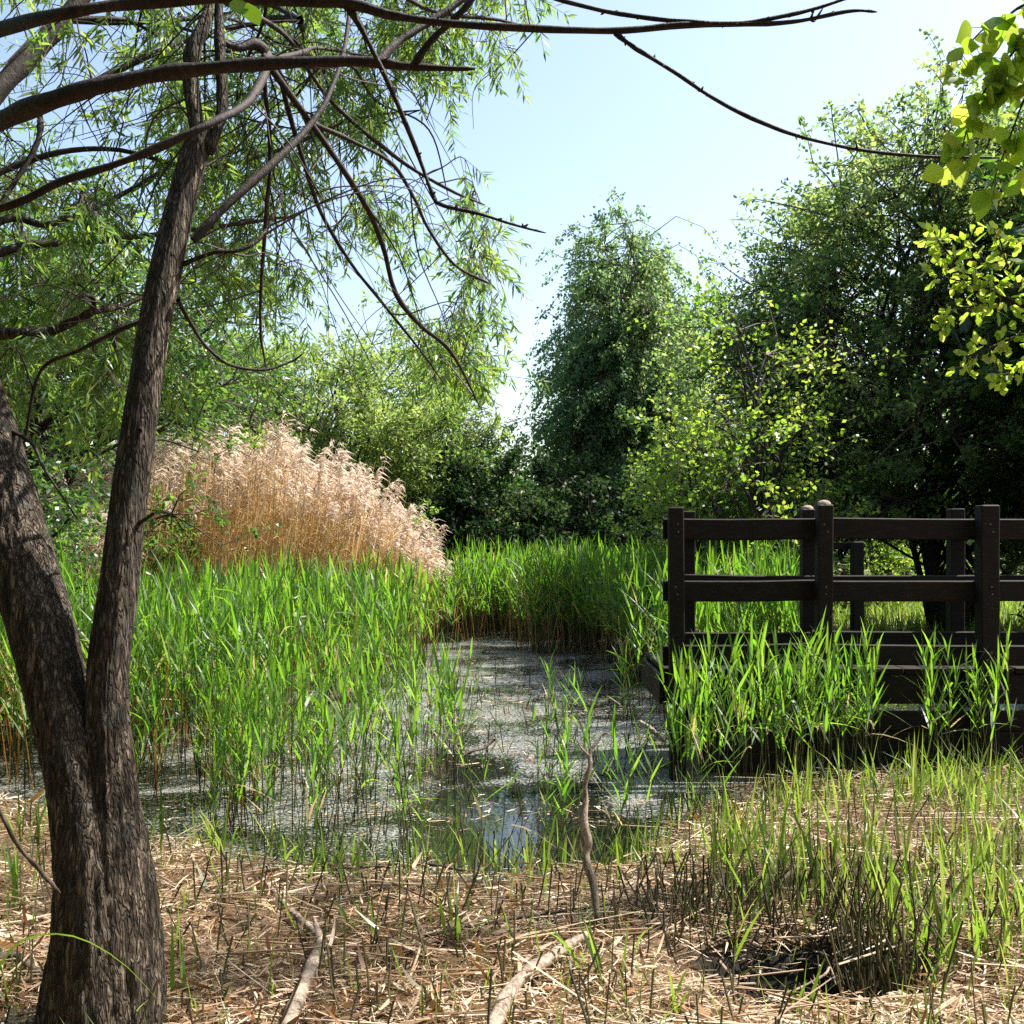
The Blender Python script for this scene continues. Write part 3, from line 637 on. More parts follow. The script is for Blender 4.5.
def blades_at(p, per, rng, Lr=(0.12, 0.35), W=0.009, spread=0.035, lean=0.28, droop=0.35, zz=None):
    n = len(p) * per; q = np.repeat(p, per, 0) + rng.normal(size=(n, 2)) * spread
    z = np.maximum(ground_z(q[:, 0], q[:, 1]), WATER_Z - 0.02) if zz is None else np.full(n, zz)
    ph = rng.random(n) * 2 * PI; a = np.abs(rng.normal(size=n)) * lean
    h = np.stack([np.cos(ph), np.sin(ph)], 1); D = np.concatenate([h * np.sin(a)[:, None], np.cos(a)[:, None]], 1)
    S = nrm(np.stack([-np.sin(ph), np.cos(ph), 0 * ph], 1) + rng.normal(size=(n, 3)) * 0.4)
    L = Lr[0] + (Lr[1] - Lr[0]) * rng.random(n); dr = droop * rng.random(n) ** 1.5
    return strips(np.concatenate([q, z[:, None]], 1), D, S, L, W * (0.6 + 0.7 * rng.random(n)), np.concatenate([h * dr[:, None], -dr[:, None] * 0.9], 1), [0.7, 1.0, 0.9, 0.6, 0.04]), rep(np.clip(0.2 + 0.8 * rng.random(n), 0, 1), 10)

def grasses():
    rng = np.random.default_rng(44); g = Geo()
    right = scatter([(0.75, 4.0), (1.2, 3.4), (2.4, 4.2), (3.8, 6.4), (2.9, 6.7), (1.9, 6.3), (0.95, 5.6)], 760, rng, 0.16, 2.0, 4)
    right = right[np.hypot((right[:, 0] - HOLLOW[0]) / 0.45, (right[:, 1] - HOLLOW[1] + 0.1) / 0.40) > 1]
    g.add(*blades_at(right, 2, rng, (0.10, 0.42), 0.012, 0.03, 0.25))
    wide = bank_points(620, rng, 2.7, 7.0, 0.05); g.add(*blades_at(wide, 3, rng, (0.05, 0.24), 0.006, 0.03, 0.35))
    e = np.stack([-1.7 + 2.8 * rng.random(120), np.zeros(120)], 1); e[:, 1] = np.interp(e[:, 0], POND[1:7, 0], POND[1:7, 1]) + rng.normal(size=120) * 0.22
    g.add(*blades_at(e, 3, rng, (0.1, 0.34), 0.011, 0.03, 0.3))
    tag(g.build('young_grass', M['grass']), 'thin yellow green young grass growing through straw on the bank', 'grass', kind='stuff')
    # meadow beyond the boardwalk
    g = Geo(); p = scatter([(3.5, 15), (9, 13), (14, 22), (13, 30), (4, 28)], 5000, rng)
    g.add(*blades_at(p, 3, rng, (0.12, 0.45), 0.02, 0.06, 0.3)); tag(g.build('meadow_grass', M['grass']), 'sunlit meadow grass beyond the boardwalk', 'grass', kind='stuff')
    # separate tufts
    tufts = [(455, 945, 9, .26, 'bright grass tuft on straw left of the upright dead branch'), (600, 985, 10, .36, 'dark green grass tuft beside the pale log end'), (222, 892, 6, .26, 'upright grass tuft right of the forked trunk'),
             (190, 1000, 6, .34, 'tall grass tuft at the foot of the forked trunk'), (25, 850, 9, .36, 'broad bladed tuft left of the forked trunk'), (60, 830, 7, .25, 'small tuft tucked behind the forked trunk base'),
             (365, 930, 7, .22, 'short green tuft near the middle of the straw bank'), (940, 960, 9, .38, 'leafy tuft at the right edge beside dark cut stems'), (800, 1010, 5, .2, 'small tuft in front of the shady hollow'),
             (880, 900, 12, .34, 'thick yellow green tuft behind the shady hollow'), (690, 1015, 3, .3, 'lone pair of upright blades right of the log'), (10, 900, 8, .3, 'low tuft by the leaning stick'), (150, 830, 7, .42, 'broad bladed tuft between forked trunk and water')]
    for px, py, nb, L, lab in tufts:
        q = G(px, py); z = float(ground_z(q[0:1], q[1:2])[0]); t = Geo(); VF, a = blades_at(np.zeros((1, 2)), nb, rng, (L * 0.6, L * 1.1), 0.014, 0.035, 0.28, 0.4, 0.0)
        t.add(VF, a * 0.75); o = t.build('grass_tuft', M['grass']); o.location = (q[0], q[1], z - 0.005); tag(o, lab, 'grass tuft', 'grass tufts on the bank')
    pts = smooth_path([P(-25, 1060, 2.8), P(-8, 985, 2.78), P(14, 946, 2.76), P(48, 934, 2.75), P(85, 940, 2.72), P(125, 965, 2.7), P(158, 1000, 2.68)], 14)
    base = np.array([[pts[0][0] - 0.01, 2.8, ground_z(np.array([pts[0][0]]), np.array([2.8]))[0]]]); pts = np.vstack([base, pts]); K = len(pts)
    w = 0.0065 * np.sin(np.linspace(0.5, PI - 0.05, K)); t = nrm(np.gradient(pts, axis=0)); s = nrm(np.cross(t, np.array([0.2, 1, 0.6])))
    t = Geo(); t.add((np.stack([pts - s * w[:, None] / 2, pts + s * w[:, None] / 2], 1).reshape(-1, 3), grid_faces(1, K, 2, False)), 0.35); tag(t.build('arching_sedge', M['grass'], None, True), 'single pale grass blade arching across the base of the forked trunk', 'grass blade')
grasses()

# ------------------------------------------------------------------ dead branches on the bank
def limb(g, pts, rad, n=24, sides=9, knob=0.12, seed=1, var=0.5, mat=0):
    """knobbly tapering limb through world points"""
    p = smooth_path(np.column_stack([np.asarray(pts), rad]), n); c, r = p[:, :3], np.maximum(p[:, 3], 0.0005)
    a = np.arange(sides) / sides; s = np.linspace(0, n / 2.5, n)
    b = 1 + knob * 2 * (vnoise(np.repeat(a[None] * 5, n, 0), np.repeat(s[:, None], sides, 1), seed, 5) - 0.5)
    r = r * (1 + knob * 1.2 * (vnoise(s * 1.1, s * 0 + seed, seed + 3) - 0.5)); r[-1] *= 0.5
    g.add(tubes(c[None], r[None], sides, b[None]), var, mat); return c

def stick(name, label, pix, wid, mat, z=None, twigs=(), cat='dead branch', sides=10):
    """pix: (px,py,depth or None for lying on the ground)"""
    pts = []; rad = []
    for (px, py, d), w in zip(pix, wid):
        q = G(px, py) if d is None else P(px, py, d)
        r = w / F_PX * q[1] / 2
        if d is None: q[2] = float(ground_z(q[0:1], q[1:2])[0]) + 0.03 + r * 0.7
        pts.append(q); rad.append(r)
    t = thing(name, label, cat, pts[0]); g = Geo(); limb(g, np.array(pts) - pts[0], np.array(rad) * 0.88, 36, sides, 0.26, len(label)); g.build('limb', mat, t, True)
    for tp, tw in twigs:
        a = []; rr = []
        for (px, py, d), w in zip(tp, tw):
            q = G(px, py) if d is None else P(px, py, d)
            if d is None: q[2] = float(ground_z(q[0:1], q[1:2])[0]) + 0.05
            a.append(q); rr.append(w / F_PX * q[1] / 2)
        g = Geo(); limb(g, np.array(a) - pts[0], rr, 14, 7, 0.15, 5); g.build('side_twig', mat, t, True)
stick('dead_branch', 'crooked grey dead branch standing upright at the pool edge', [(598, 945, 4.2), (597, 920, 4.22), (594, 888, 4.26), (586, 858, 4.3), (589, 842, 4.31), (583, 822, 4.32), (586, 800, 4.34), (585, 785, 4.35), (590, 766, 4.36), (590, 752, 4.38), (601, 737, 4.4)],
      [7.5, 8, 8.5, 9.5, 10.5, 11, 7, 6, 6, 5.5, 3], M['deadwood'], twigs=[([(589, 756, 4.37), (581, 748, 4.36), (578, 742, 4.35)], [3, 2, 1]), ([(602, 736, 4.4), (606, 733, 4.4), (609, 735, 4.4)], [2.5, 2, 1])])
stick('log', 'pale thick log lying diagonally in straw at bottom centre', [(488, 1060, None), (503, 1022, None), (520, 999, None), (545, 979, None), (572, 958, None), (592, 946, None)], [20, 19, 17, 15, 12, 9], M['deadwood'], cat='log')
stick('dead_branch', 'pale forked branch snaking over the straw right of the trunk', [(285, 1045, None), (300, 1008, None), (315, 975, None), (321, 957, None), (314, 945, None), (295, 925, None), (280, 903, None), (264, 885, None), (253, 873, None)],
      [17, 16, 14, 12, 10, 8, 6.5, 5, 3], M['deadwood'], twigs=[([(320, 955, None), (317, 943, None), (314, 932, None)], [9, 6, 4]), ([(321, 958, None), (330, 952, None), (338, 953, None)], [7, 5, 3])])
stick('dead_branch', 'thin dark stick leaning against the left side of the forked trunk', [(-20, 785, 3.05), (0, 812, 3.08), (18, 845, 3.1), (38, 868, 3.12), (60, 893, 3.15)], [7, 6, 5, 5, 4], M['darkwood'])
stick('dead_branch', 'short curved dark branch on the ground right of the trunk', [(168, 918, None), (185, 914, None), (203, 913, 4.32), (216, 905, 4.35), (223, 893, 4.38)], [6, 6, 5.5, 5, 3], M['darkwood'], twigs=[([(206, 912, 4.32), (214, 922, 4.3), (222, 935, None)], [5, 3, 2])])
stick('dead_branch', 'weathered branch half sunk in the water beside the reeds', [(455, 760, 7.55), (470, 752, 7.6), (484, 748, 7.7), (496, 739, 7.75), (492, 752, 7.6)], [3, 3, 3, 2.5, 1.5], M['darkwood'])
stick('dead_branch', 'grey fallen branch lying at the waterline under the cut stems', [(330, 872, None), (372, 866, None), (420, 872, None), (466, 880, None)], [4, 5, 5, 3], M['darkwood'])
stick('dead_branch', 'long brown stalk lying across the straw behind the log', [(425, 948, None), (520, 930, None), (610, 915, None), (668, 893, None)], [4, 4, 3.5, 2.5], M['darkwood'])
stick('dead_branch', 'pale short driftwood stick by the fence reeds', [(640, 722, 8.6), (652, 730, 8.5), (664, 742, 8.4)], [5, 6, 4], M['deadwood'])
stick('dead_branch', 'dry twig bent over the muddy hollow', [(770, 1002, None), (795, 990, 3.7), (824, 975, 3.75), (830, 968, 3.78), (836, 985, 3.74)], [3, 3, 3, 2.5, 2], M['deadwood'])
stick('dead_branch', 'dark root like stick in the shaded corner left of the trunk', [(-10, 975, None), (15, 972, None), (35, 985, None), (60, 1005, None)], [12, 12, 9, 6], M['darkwood'])

# ------------------------------------------------------------------ trees of the background
def tree(name, label, x, y, h, prof, boughs, clusters, leaves, leaf_l, leaf_w, leafm, barkm, seed, cat='tree', stems=1, lean=(0, 0), droop=0.3, cl_sig=0.052,
         twig=0.5, trunk_r=0.09, fan=0.25, up=0.5, spray=0.09, shoots=0, shoot_len=0.8, group=None, inner=0.45, zb=0.0):
    rng = np.random.default_rng(seed); z0 = float(ground_z(np.array([x]), np.array([y]))[0])
    root = thing(name, label, cat, (x, y, z0), group)
    tz, tr = np.array(prof)[:, 0], np.array(prof)[:, 1]
    tt = np.linspace(tz[0], tz[-1], 200); w = np.interp(tt, tz, tr) ** 1.05 + 0.03; cdf = np.cumsum(w) / w.sum()
    def axis(t): return np.stack([lean[0] * t ** 1.3 * h, lean[1] * t ** 1.3 * h, t * h], -1)
    t = np.interp(rng.random(boughs), cdf, tt); ph = rng.random(boughs) * 2 * PI
    R = np.interp(t, tz, tr) * (0.72 + 0.6 * vnoise(ph / (2 * PI) * 7, t * 7, seed, 7))
    rho = R * (inner + (1 - inner) * rng.random(boughs) ** 0.6)
    B = axis(t) + np.stack([rho * np.cos(ph), rho * np.sin(ph), rng.normal(size=boughs) * 0.02 * h], 1)
    if shoots:
        k = rng.integers(0, boughs, shoots); 
    C = np.repeat(B, clusters, 0) + rng.normal(size=(boughs * clusters, 3)) * cl_sig * h * np.array([1, 1, 0.8]); C[:, 2] = np.maximum(C[:, 2], 0.1)
    nC = len(C); out = C - axis(C[:, 2] / h); out[:, 2] = 0
    dirv = nrm(nrm(out) * 0.8 + np.array([0, 0, up]) + rng.normal(size=(nC, 3)) * 0.45)
    tl = twig * (0.6 + 0.8 * rng.random(nC))
    cvar = np.repeat(rng.random(boughs), clusters) * 0.5 + rng.random(nC) * 0.5
    if shoots:
        k = np.argsort(-(C[:, 2] + 0.5 * np.linalg.norm(out, axis=1)) + rng.normal(size=nC) * 0.12 * h)[:shoots]
        tl[k] *= 1 + shoot_len * rng.random(shoots); dirv[k] = nrm(dirv[k] + np.array([0, 0, 0.5]))
    # leaves
    n = nC * leaves; u = rng.random(n) ** 0.8; ci = np.repeat(np.arange(nC), leaves)
    sag = np.zeros((n, 3)); sag[:, 2] = -droop * tl[ci] * u ** 2
    pos = C[ci] + dirv[ci] * (tl[ci] * u)[:, None] + sag + rng.normal(size=(n, 3)) * (spray * (1.15 - 0.8 * u))[:, None]
    D = nrm(dirv[ci] * 0.5 + rng.normal(size=(n, 3)) * 0.6 + np.array([0, 0, -droop]))
    S = nrm(np.cross(D, np.array([0, 0, 1.0]) + rng.normal(size=(n, 3)) * 0.9))
    g = Geo(); lv = np.clip((cvar[ci] - 0.5) * 1.25 + 0.5 + 0.3 * (rng.random(n) - 0.5), 0, 1)
    g.add(diamonds(pos, D, S, leaf_l * (0.65 + 0.6 * rng.random(n)), leaf_w * (0.7 + 0.5 * rng.random(n))), rep(lv, 4), 0)
    ends = C + dirv * tl[:, None]; ends[:, 2] -= droop * tl
    st = np.repeat(B, clusters, 0)
    m5 = C + dirv * (tl * .5)[:, None]; m5[:, 2] -= droop * tl * .25
    g.add(tubes(np.stack([st, (st + C) / 2 + rng.normal(size=(nC, 3)) * 0.03, C, m5, ends], 1), np.array([[.012, .009, .007, .005, .003]]) * np.ones((nC, 1)) * (h / 6), 3), rep(rng.random(nC), 15), 1)
    g.build('crown', [leafm, M['twig']], root)
    # stems and boughs
    g = Geo(); tops = []
    for s in range(stems):
        a = 2 * PI * s / max(stems, 1) + rng.random(); f = fan * h * (0.4 + 0.6 * rng.random()) if stems > 1 else 0
        b0 = np.array([math.cos(a), math.sin(a), 0]) * 0.12 * (stems > 1)
        e = axis(np.array(0.88 if stems == 1 else 0.6 + 0.25 * rng.random())) + np.array([math.cos(a), math.sin(a), 0]) * f
        m1 = b0 + (e - b0) * 0.33 + np.array([rng.normal(), rng.normal(), 0]) * 0.03 * h; m2 = b0 + (e - b0) * 0.66 + np.array([rng.normal(), rng.normal(), 0]) * 0.03 * h
        q = smooth_path(np.vstack([b0 - np.array([0, 0, .2]), b0 + (m1 - b0) * .4, m1, m2, e]), 22); tops.append(q)
        r = trunk_r * np.linspace(1, 0.12, 22) * (0.7 + 0.4 * rng.random() if stems > 1 else 1); r[0] *= 1.35
        g.add(tubes(q[None], r[None], 10), 0.5)
    g.build('trunk', barkm, root, True)
    g = Geo(); Pt = []; Rr = []
    for i in range(boughs):
        q = tops[int(rng.integers(stems))]; j = np.argmin(np.linalg.norm(q - (B[i] * np.array([.55, .55, .62])), axis=1)); j = min(max(j, 3), 19)
        a = q[j]; c = (a + B[i]) / 2 + np.array([0, 0, 0.05 * h]) + rng.normal(size=3) * 0.03 * h
        Pt.append(smooth_path(np.vstack([a, c, B[i]]), 7)); Rr.append(np.linspace(trunk_r * 0.30, 0.012, 7))
    g.add(tubes(np.array(Pt), np.array(Rr), 5), 0.5); g.build('limb', barkm, root, True)
    return root

BIRCH = [(0.05, 1.3), (0.2, 1.4), (0.4, 1.25), (0.6, 1.0), (0.75, 0.8), (0.88, 0.58), (1.0, 0.28)]
tree('birch_tree', 'tall narrow birch with blue green drooping leaves against the sky', px_x(625, 24), 24, 8.4, BIRCH, 250, 10, 48, 0.085, 0.06, M['birch'], M['birchbark'], 3, droop=0.9, twig=0.6, up=0.25, spray=0.09, shoots=50, shoot_len=0.5, cl_sig=0.045)
tree('birch_tree', 'paler slimmer birch partly hidden behind the tall birch', px_x(688, 28), 28, 7.4, [(0.1, 1.2), (0.4, 1.4), (0.7, 1.0), (1, 0.3)], 60, 7, 36, 0.095, 0.065, M['sapleaf'], M['birchbark'], 4, droop=0.6, twig=0.55, up=0.3, shoots=8, shoot_len=0.4)
tree('willow_bush', 'broad pale green willow thicket rising behind the golden dead reeds', px_x(335, 22), 22, 5.3, [(0.05, 2.7), (0.3, 3.2), (0.6, 3.1), (0.85, 2.4), (1, 1.2)], 270, 10, 40, 0.11, 0.042, M['bgwillow'], M['bgbark'], 5, cat='bush', stems=5, droop=0.3, twig=0.6, spray=0.10, shoots=120, shoot_len=0.9, inner=0.6)
tree('willow_bush', 'pale green willow thicket glimpsed low between reeds and the dark bush', px_x(405, 21.5), 21.5, 3.4, [(0.05, 1.3), (0.4, 1.5), (0.8, 1.0), (1, 0.4)], 60, 8, 34, 0.10, 0.045, M['bgwillow'], M['bgbark'], 6, cat='bush', stems=4, twig=0.5, shoots=40, inner=0.6)
tree('dark_bush', 'bush with shade painted dark into its leaves in the gap left of the tall birch', px_x(487, 20), 20, 3.15, [(0.03, 0.8), (0.4, 0.95), (0.8, 0.7), (1, 0.3)], 80, 9, 44, 0.09, 0.065, M['shadeleaf'], M['bgbark'], 7, cat='bush', stems=4, twig=0.45, shoots=25, inner=0.5)
tree('dark_bush', 'dense shaded shrub filling the foot of the tall birch', px_x(600, 21.5), 21.5, 2.9, [(0.03, 1.9), (0.4, 2.0), (0.8, 1.3), (1, 0.5)], 80, 8, 36, 0.10, 0.07, M['shadeleaf'], M['bgbark'], 8, cat='bush', stems=4, twig=0.45, shoots=25, inner=0.5)
tree('bushy_tree', 'large leafy tree behind the upper trunks of the forked willow', -6.2, 14.5, 6.6, [(0.1, 1.8), (0.35, 2.8), (0.65, 2.8), (0.9, 1.7), (1, 0.6)], 130, 9, 34, 0.10, 0.045, M['midleaf'], M['bgbark'], 9, stems=3, twig=0.6, shoots=60, inner=0.4, trunk_r=0.12)
tree('bushy_tree', 'yellow green leafy tree further left at the edge of the reeds', -8.6, 17, 6.4, [(0.05, 2.2), (0.35, 2.8), (0.65, 2.6), (0.9, 1.6), (1, 0.6)], 110, 8, 32, 0.11, 0.05, M['bgwillow'], M['bgbark'], 10, stems=3, twig=0.6, shoots=60, inner=0.5)
tree('bushy_shrub', 'low green shrub at the left edge under the leaning trunk', -4.6, 9.6, 2.6, [(0.05, .9), (0.4, 1.2), (0.8, .9), (1, .3)], 45, 7, 30, 0.075, 0.035, M['midleaf'], M['bgbark'], 12, cat='shrub', stems=4, twig=0.4, shoots=25)
tree('sapling', 'slim sapling with bright leaves left of the big dark tree', px_x(752, 12.4), 12.4, 4.3, [(0.12, 0.6), (0.4, 0.8), (0.7, 0.62), (1, 0.2)], 48, 5, 26, 0.066, 0.046, M['sapleaf'], M['bgbark'], 13, twig=0.55, trunk_r=0.045, shoots=30, inner=0.35)
tree('sapling', 'shorter bright leaved sapling nearest the left fence post', px_x(706, 13.2), 13.2, 3.5, [(0.1, 0.6), (0.4, 0.75), (0.75, 0.55), (1, 0.2)], 48, 6, 30, 0.066, 0.046, M['sapleaf'], M['bgbark'], 14, twig=0.5, trunk_r=0.045, shoots=30, inner=0.35)
tree('leafy_tree', 'loose light green tree with sky showing through beside the saplings', px_x(800, 16.2), 16.2, 6.0, [(0.28, 1.0), (0.45, 1.3), (0.65, 1.2), (0.85, 0.8), (1, 0.3)], 85, 7, 30, 0.066, 0.042, M['midleaf'], M['bgbark'], 15, stems=2, twig=0.6, trunk_r=0.07, shoots=60, shoot_len=1.0)
tree('sallow_tree', 'big dense dark tree with many stems behind the fence', px_x(945, 16), 16, 7.5, [(0.22, 2.0), (0.36, 2.7), (0.6, 2.9), (0.8, 2.3), (0.93, 1.5), (1, 0.6)], 280, 11, 42, 0.085, 0.05, M['darkleaf'], M['bgbark'], 16, stems=9, fan=0.42, twig=0.5, trunk_r=0.075, shoots=130, shoot_len=0.8, inner=0.55)
tree('sallow_tree', 'second dark tree crowding the right edge behind the fence', px_x(1140, 16.5), 16.5, 7.6, [(0.1, 1.8), (0.3, 2.4), (0.6, 2.5), (0.85, 1.7), (1, 0.5)], 130, 9, 32, 0.085, 0.05, M['darkleaf'], M['bgbark'], 17, stems=6, fan=0.4, twig=0.5, trunk_r=0.085, shoots=60, inner=0.5)
tree('shrub', 'sunlit shrub on the meadow glimpsed above the fence rail', px_x(885, 22), 22, 2.35, [(0.05, 1.2), (0.5, 1.3), (1, .5)], 40, 7, 24, 0.09, 0.05, M['sapleaf'], M['bgbark'], 18, cat='shrub', stems=4, twig=0.4)
for i, (x, y, h, r, lab) in enumerate([(-17, 30, 7, 4.2, 'far leafy tree at the left end of the background wood'), (-9, 33, 6.0, 4, 'far rounded tree behind the golden reeds'), (-2.5, 36, 4.2, 3.4, 'far low tree in the gap below open sky'),
                                   (4.5, 37, 5.0, 3.6, 'far tree behind the two birches'), (10.5, 34, 6.5, 4, 'far tree beyond the meadow behind the field fence'), (17, 31, 8, 4.5, 'far tree at the right end of the background wood'), (15.5, 40, 7, 5, 'far tree deep behind the big dark tree')]):
    tree('distant_tree', lab, x, y, h, [(0.02, r * .8), (0.3, r), (0.6, r * .9), (0.85, r * .6), (1, r * .2)], 70, 7, 26, 0.2, 0.13, M['midleaf'], M['bgbark'], 30 + i, stems=2, twig=0.8, spray=0.16, inner=0.6, group='trees of the background wood')

for i, (x, y, h, r, lab) in enumerate([(-4.5, -3.5, 8, 3.2, 'tall unseen tree added behind the viewpoint on the left to block sky light'), (0.5, -5.5, 9, 3.4, 'tall unseen tree added directly behind the viewpoint to block sky light'), (5.5, -3.0, 8, 3.0, 'tall unseen tree added behind the viewpoint on the right to block sky light'), (-7.5, 2.5, 8, 2.8, 'unseen tree added beyond the left edge of the bank to block sky light'), (8.9, 12.4, 7.5, 2.5, 'unseen tree added beyond the right end of the boardwalk to shade the fence')]):  # unseen trees added to block sky light and to shade the fence
    tree('added_shade_tree', lab, x, y, h, [(0.08, r * .7), (0.25, r), (0.6, r), (0.85, r * .7), (1, r * .2)], 110, 8, 28, 0.22, 0.15, M['midleaf'], M['bgbark'], 60 + i, stems=2, twig=0.7, spray=0.2, inner=0.5, group='unseen trees added for shade')

tree('added_dapple_tree', 'leaning unseen tree added on the right so its crown dapples the near bank', 5.4, 5.6, 6.6, [(0.78, 0.4), (0.86, 0.75), (0.94, 0.75), (1, 0.3)], 9, 4, 18, 0.065, 0.055, M['lime'], M['bgbark'], 77, lean=(-0.5, 0.02), twig=0.45, cl_sig=0.04, shoots=0, trunk_r=0.11)  # unseen crown added to cast dappled shade on the near bank

# ------------------------------------------------------------------ the forked willow in front
def hero_trunk(pix, n, sides, seed, parent, root):
    a = np.array([np.append(P(px, py, d), w / F_PX * d / 2) for px, py, w, d in pix]); a[:, :3] -= root
    p = smooth_path(a, n); c, r = p[:, :3], p[:, 3]
    s = np.concatenate([[0], np.cumsum(np.linalg.norm(np.diff(c, axis=0), axis=1))]); an = np.arange(sides) / sides
    A = np.repeat(an[None], n, 0); Sg = np.repeat(s[:, None], sides, 1)
    warp = 0.6 * vnoise(A * 6, Sg * 5, seed + 9, 6)
    ridge = np.abs(vnoise(A * 38 + warp * 1.2, Sg * 4.5 + warp * 2, seed, 38) - 0.5) * 2
    ridge2 = vnoise(A * 70, Sg * 34 + warp, seed + 2, 70); lump = vnoise(A * 4, Sg * 3.2, seed + 4, 4)
    thick = np.clip(r / 0.09, 0.25, 1)[:, None]
    b = 1 + thick * (0.08 * (ridge ** 0.7 - 0.5) + 0.05 * (ridge2 - 0.5)) + 0.07 * (lump - 0.5)
    g = Geo(); g.add(tubes(c[None], r[None], sides, b[None])); g.build('trunk', M['bark'], parent, True); return c

def forked_willow():
    rng = np.random.default_rng(99); base = P(100, 1040, 3.3); base[2] = float(ground_z(base[0:1], base[1:2])[0]); 
    root = thing('willow_tree', 'forked willow in the left foreground with rough bark and bare arching boughs', 'tree', base); R0 = base
    t1 = hero_trunk([(98, 1085, 150, 3.3), (100, 1030, 126, 3.3), (105, 960, 108, 3.3), (110, 880, 84, 3.31), (109, 800, 58, 3.32), (107, 720, 44, 3.34), (109, 660, 40, 3.36), (117, 600, 39, 3.38), (127, 515, 36, 3.42), (140, 420, 33, 3.46),
                     (152, 340, 31, 3.5), (166, 270, 31, 3.54), (182, 200, 28, 3.58), (196, 150, 27, 3.6), (205, 128, 22, 3.61)], 460, 120, 1, root, R0)
    t2 = hero_trunk([(98, 1085, 128, 3.26), (96, 1010, 106, 3.26), (94, 930, 84, 3.26), (88, 850, 70, 3.28), (76, 770, 62, 3.32), (58, 700, 60, 3.36), (38, 614, 64, 3.42), (0, 494, 66, 3.52), (-40, 367, 61, 3.62), (-80, 240, 54, 3.7), (-112, 120, 44, 3.78), (-140, 0, 36, 3.85), (-150, -150, 28, 3.9), (-130, -300, 18, 3.95)], 460, 120, 2, root, R0)
    nodes = []
    def br(pix, seed=1, n=30, mat='branch', knob=0.2, sides=9):
        a = np.array([P(px, py, d) for px, py, w, d in pix]) - R0; r = [w / F_PX * d / 2 for px, py, w, d in pix]
        g = Geo(); c = limb(g, a, r, n, sides, knob, seed); nodes.append(c)
        if 5 <= seed <= 11:      # short spurs and buds along the bare boughs
            for k in range(int(n * 0.4)):
                i = int(rng.integers(4, n - 1)); t = nrm(c[i] - c[i - 1]); d = nrm(t * .5 + rng.normal(size=3) * .6); l = rng.uniform(.006, .014) * (4 if rng.random() < .08 else 1)
                limb(g, [c[i], c[i] + d * l * .5, c[i] + d * l + np.array([0, 0, .15 * l])], [.004, .0032, .0014], 5, 6, .2, k)
        g.build('branch', M[mat], root, True); return c
    D = 2.6
    # fork tops
    br([(200, 140, 17, 3.6), (193, 105, 15, 3.6), (190, 70, 15, 3.61), (195, 45, 17, 3.62), (205, 22, 11, 3.64), (212, -10, 9, 3.68), (222, -80, 6, 3.75), (225, -160, 3, 3.85)], 3, 40, 'bark')
    br([(204, 150, 16, 3.6), (217, 132, 12, 3.6), (222, 105, 10.5, 3.62), (220, 60, 10, 3.64), (219, 15, 9, 3.68), (218, -40, 7, 3.72), (205, -120, 4, 3.8)], 4, 40, 'bark')
    # two long bare boughs arching across the top
    br([(-105, 190, 26, 3.7), (-60, 150, 20, 3.2), (0, 121, 18, 2.8), (60, 97, 17, D), (130, 79, 15.5, D), (200, 69, 14, D), (270, 63, 12.5, D), (340, 61, 11.5, D), (385, 63, 10.5, D), (415, 67, 8, D), (475, 69, 4.5, D)], 5, 70)
    br([(-125, 80, 20, 3.75), (-60, 52, 15, 3.2), (0, 29, 14, 2.75), (60, 14, 13, D - .1), (130, 4, 12.5, D - .1), (220, -3, 12, D - .1), (290, 1, 12, D - .1), (345, 3, 11, D - .1), (388, 14, 8.5, D - .1), (450, 23, 8, D - .1), (530, 28, 7.5, D - .1), (615, 31, 7, D - .1), (680, 25, 6.5, D - .1), (750, 24, 5, D - .1), (800, 21, 4, D - .1), (850, 11, 3.5, D - .1), (877, 12, 2.5, D - .1)], 6, 90)
    br([(378, 62, 9, D), (400, 40, 8, D + .05), (430, 22, 7.5, D + .1), (470, -6, 6.5, D + .15), (520, -50, 4, D + .2)], 7)
    br([(413, 66, 8, D), (430, 42, 7, D - .02), (455, 18, 6.5, D - .05), (476, -6, 6, D - .05), (510, -60, 4, D)], 8)
    br([(346, 6, 7, D - .1), (362, 30, 6, D - .08), (382, 70, 5.5, D - .06), (402, 115, 5, D - .05), (420, 160, 4.5, D), (433, 195, 4.2, D), (442, 205, 3.8, D), (480, 214, 3.2, D), (515, 225, 2.8, D), (546, 233, 2, D)], 9, 50)
    br([(615, 33, 5.5, D - .1), (632, 46, 4.5, D - .1), (674, 72, 4.2, D - .08), (720, 102, 4, D - .06), (780, 130, 4, D - .05), (850, 148, 3.6, D - .04), (920, 156, 3.2, D - .03), (1000, 158, 2.2, D - .02)], 10, 60)
    br([(500, -40, 4, D + .2), (540, -8, 4.5, D + .1), (590, 8, 4.5, D), (640, 17, 4.5, D - .05), (690, 22, 4.5, D - .1), (740, 23, 4.5, D - .1), (790, 15, 4, D - .1), (830, 4, 3.5, D - .1), (870, -10, 2.5, D - .1)], 11, 50)
    br([(815, 20, 2.5, D - .1), (820, 13, 2, D - .1), (823, 8, 1.2, D - .1)], 12, 8)
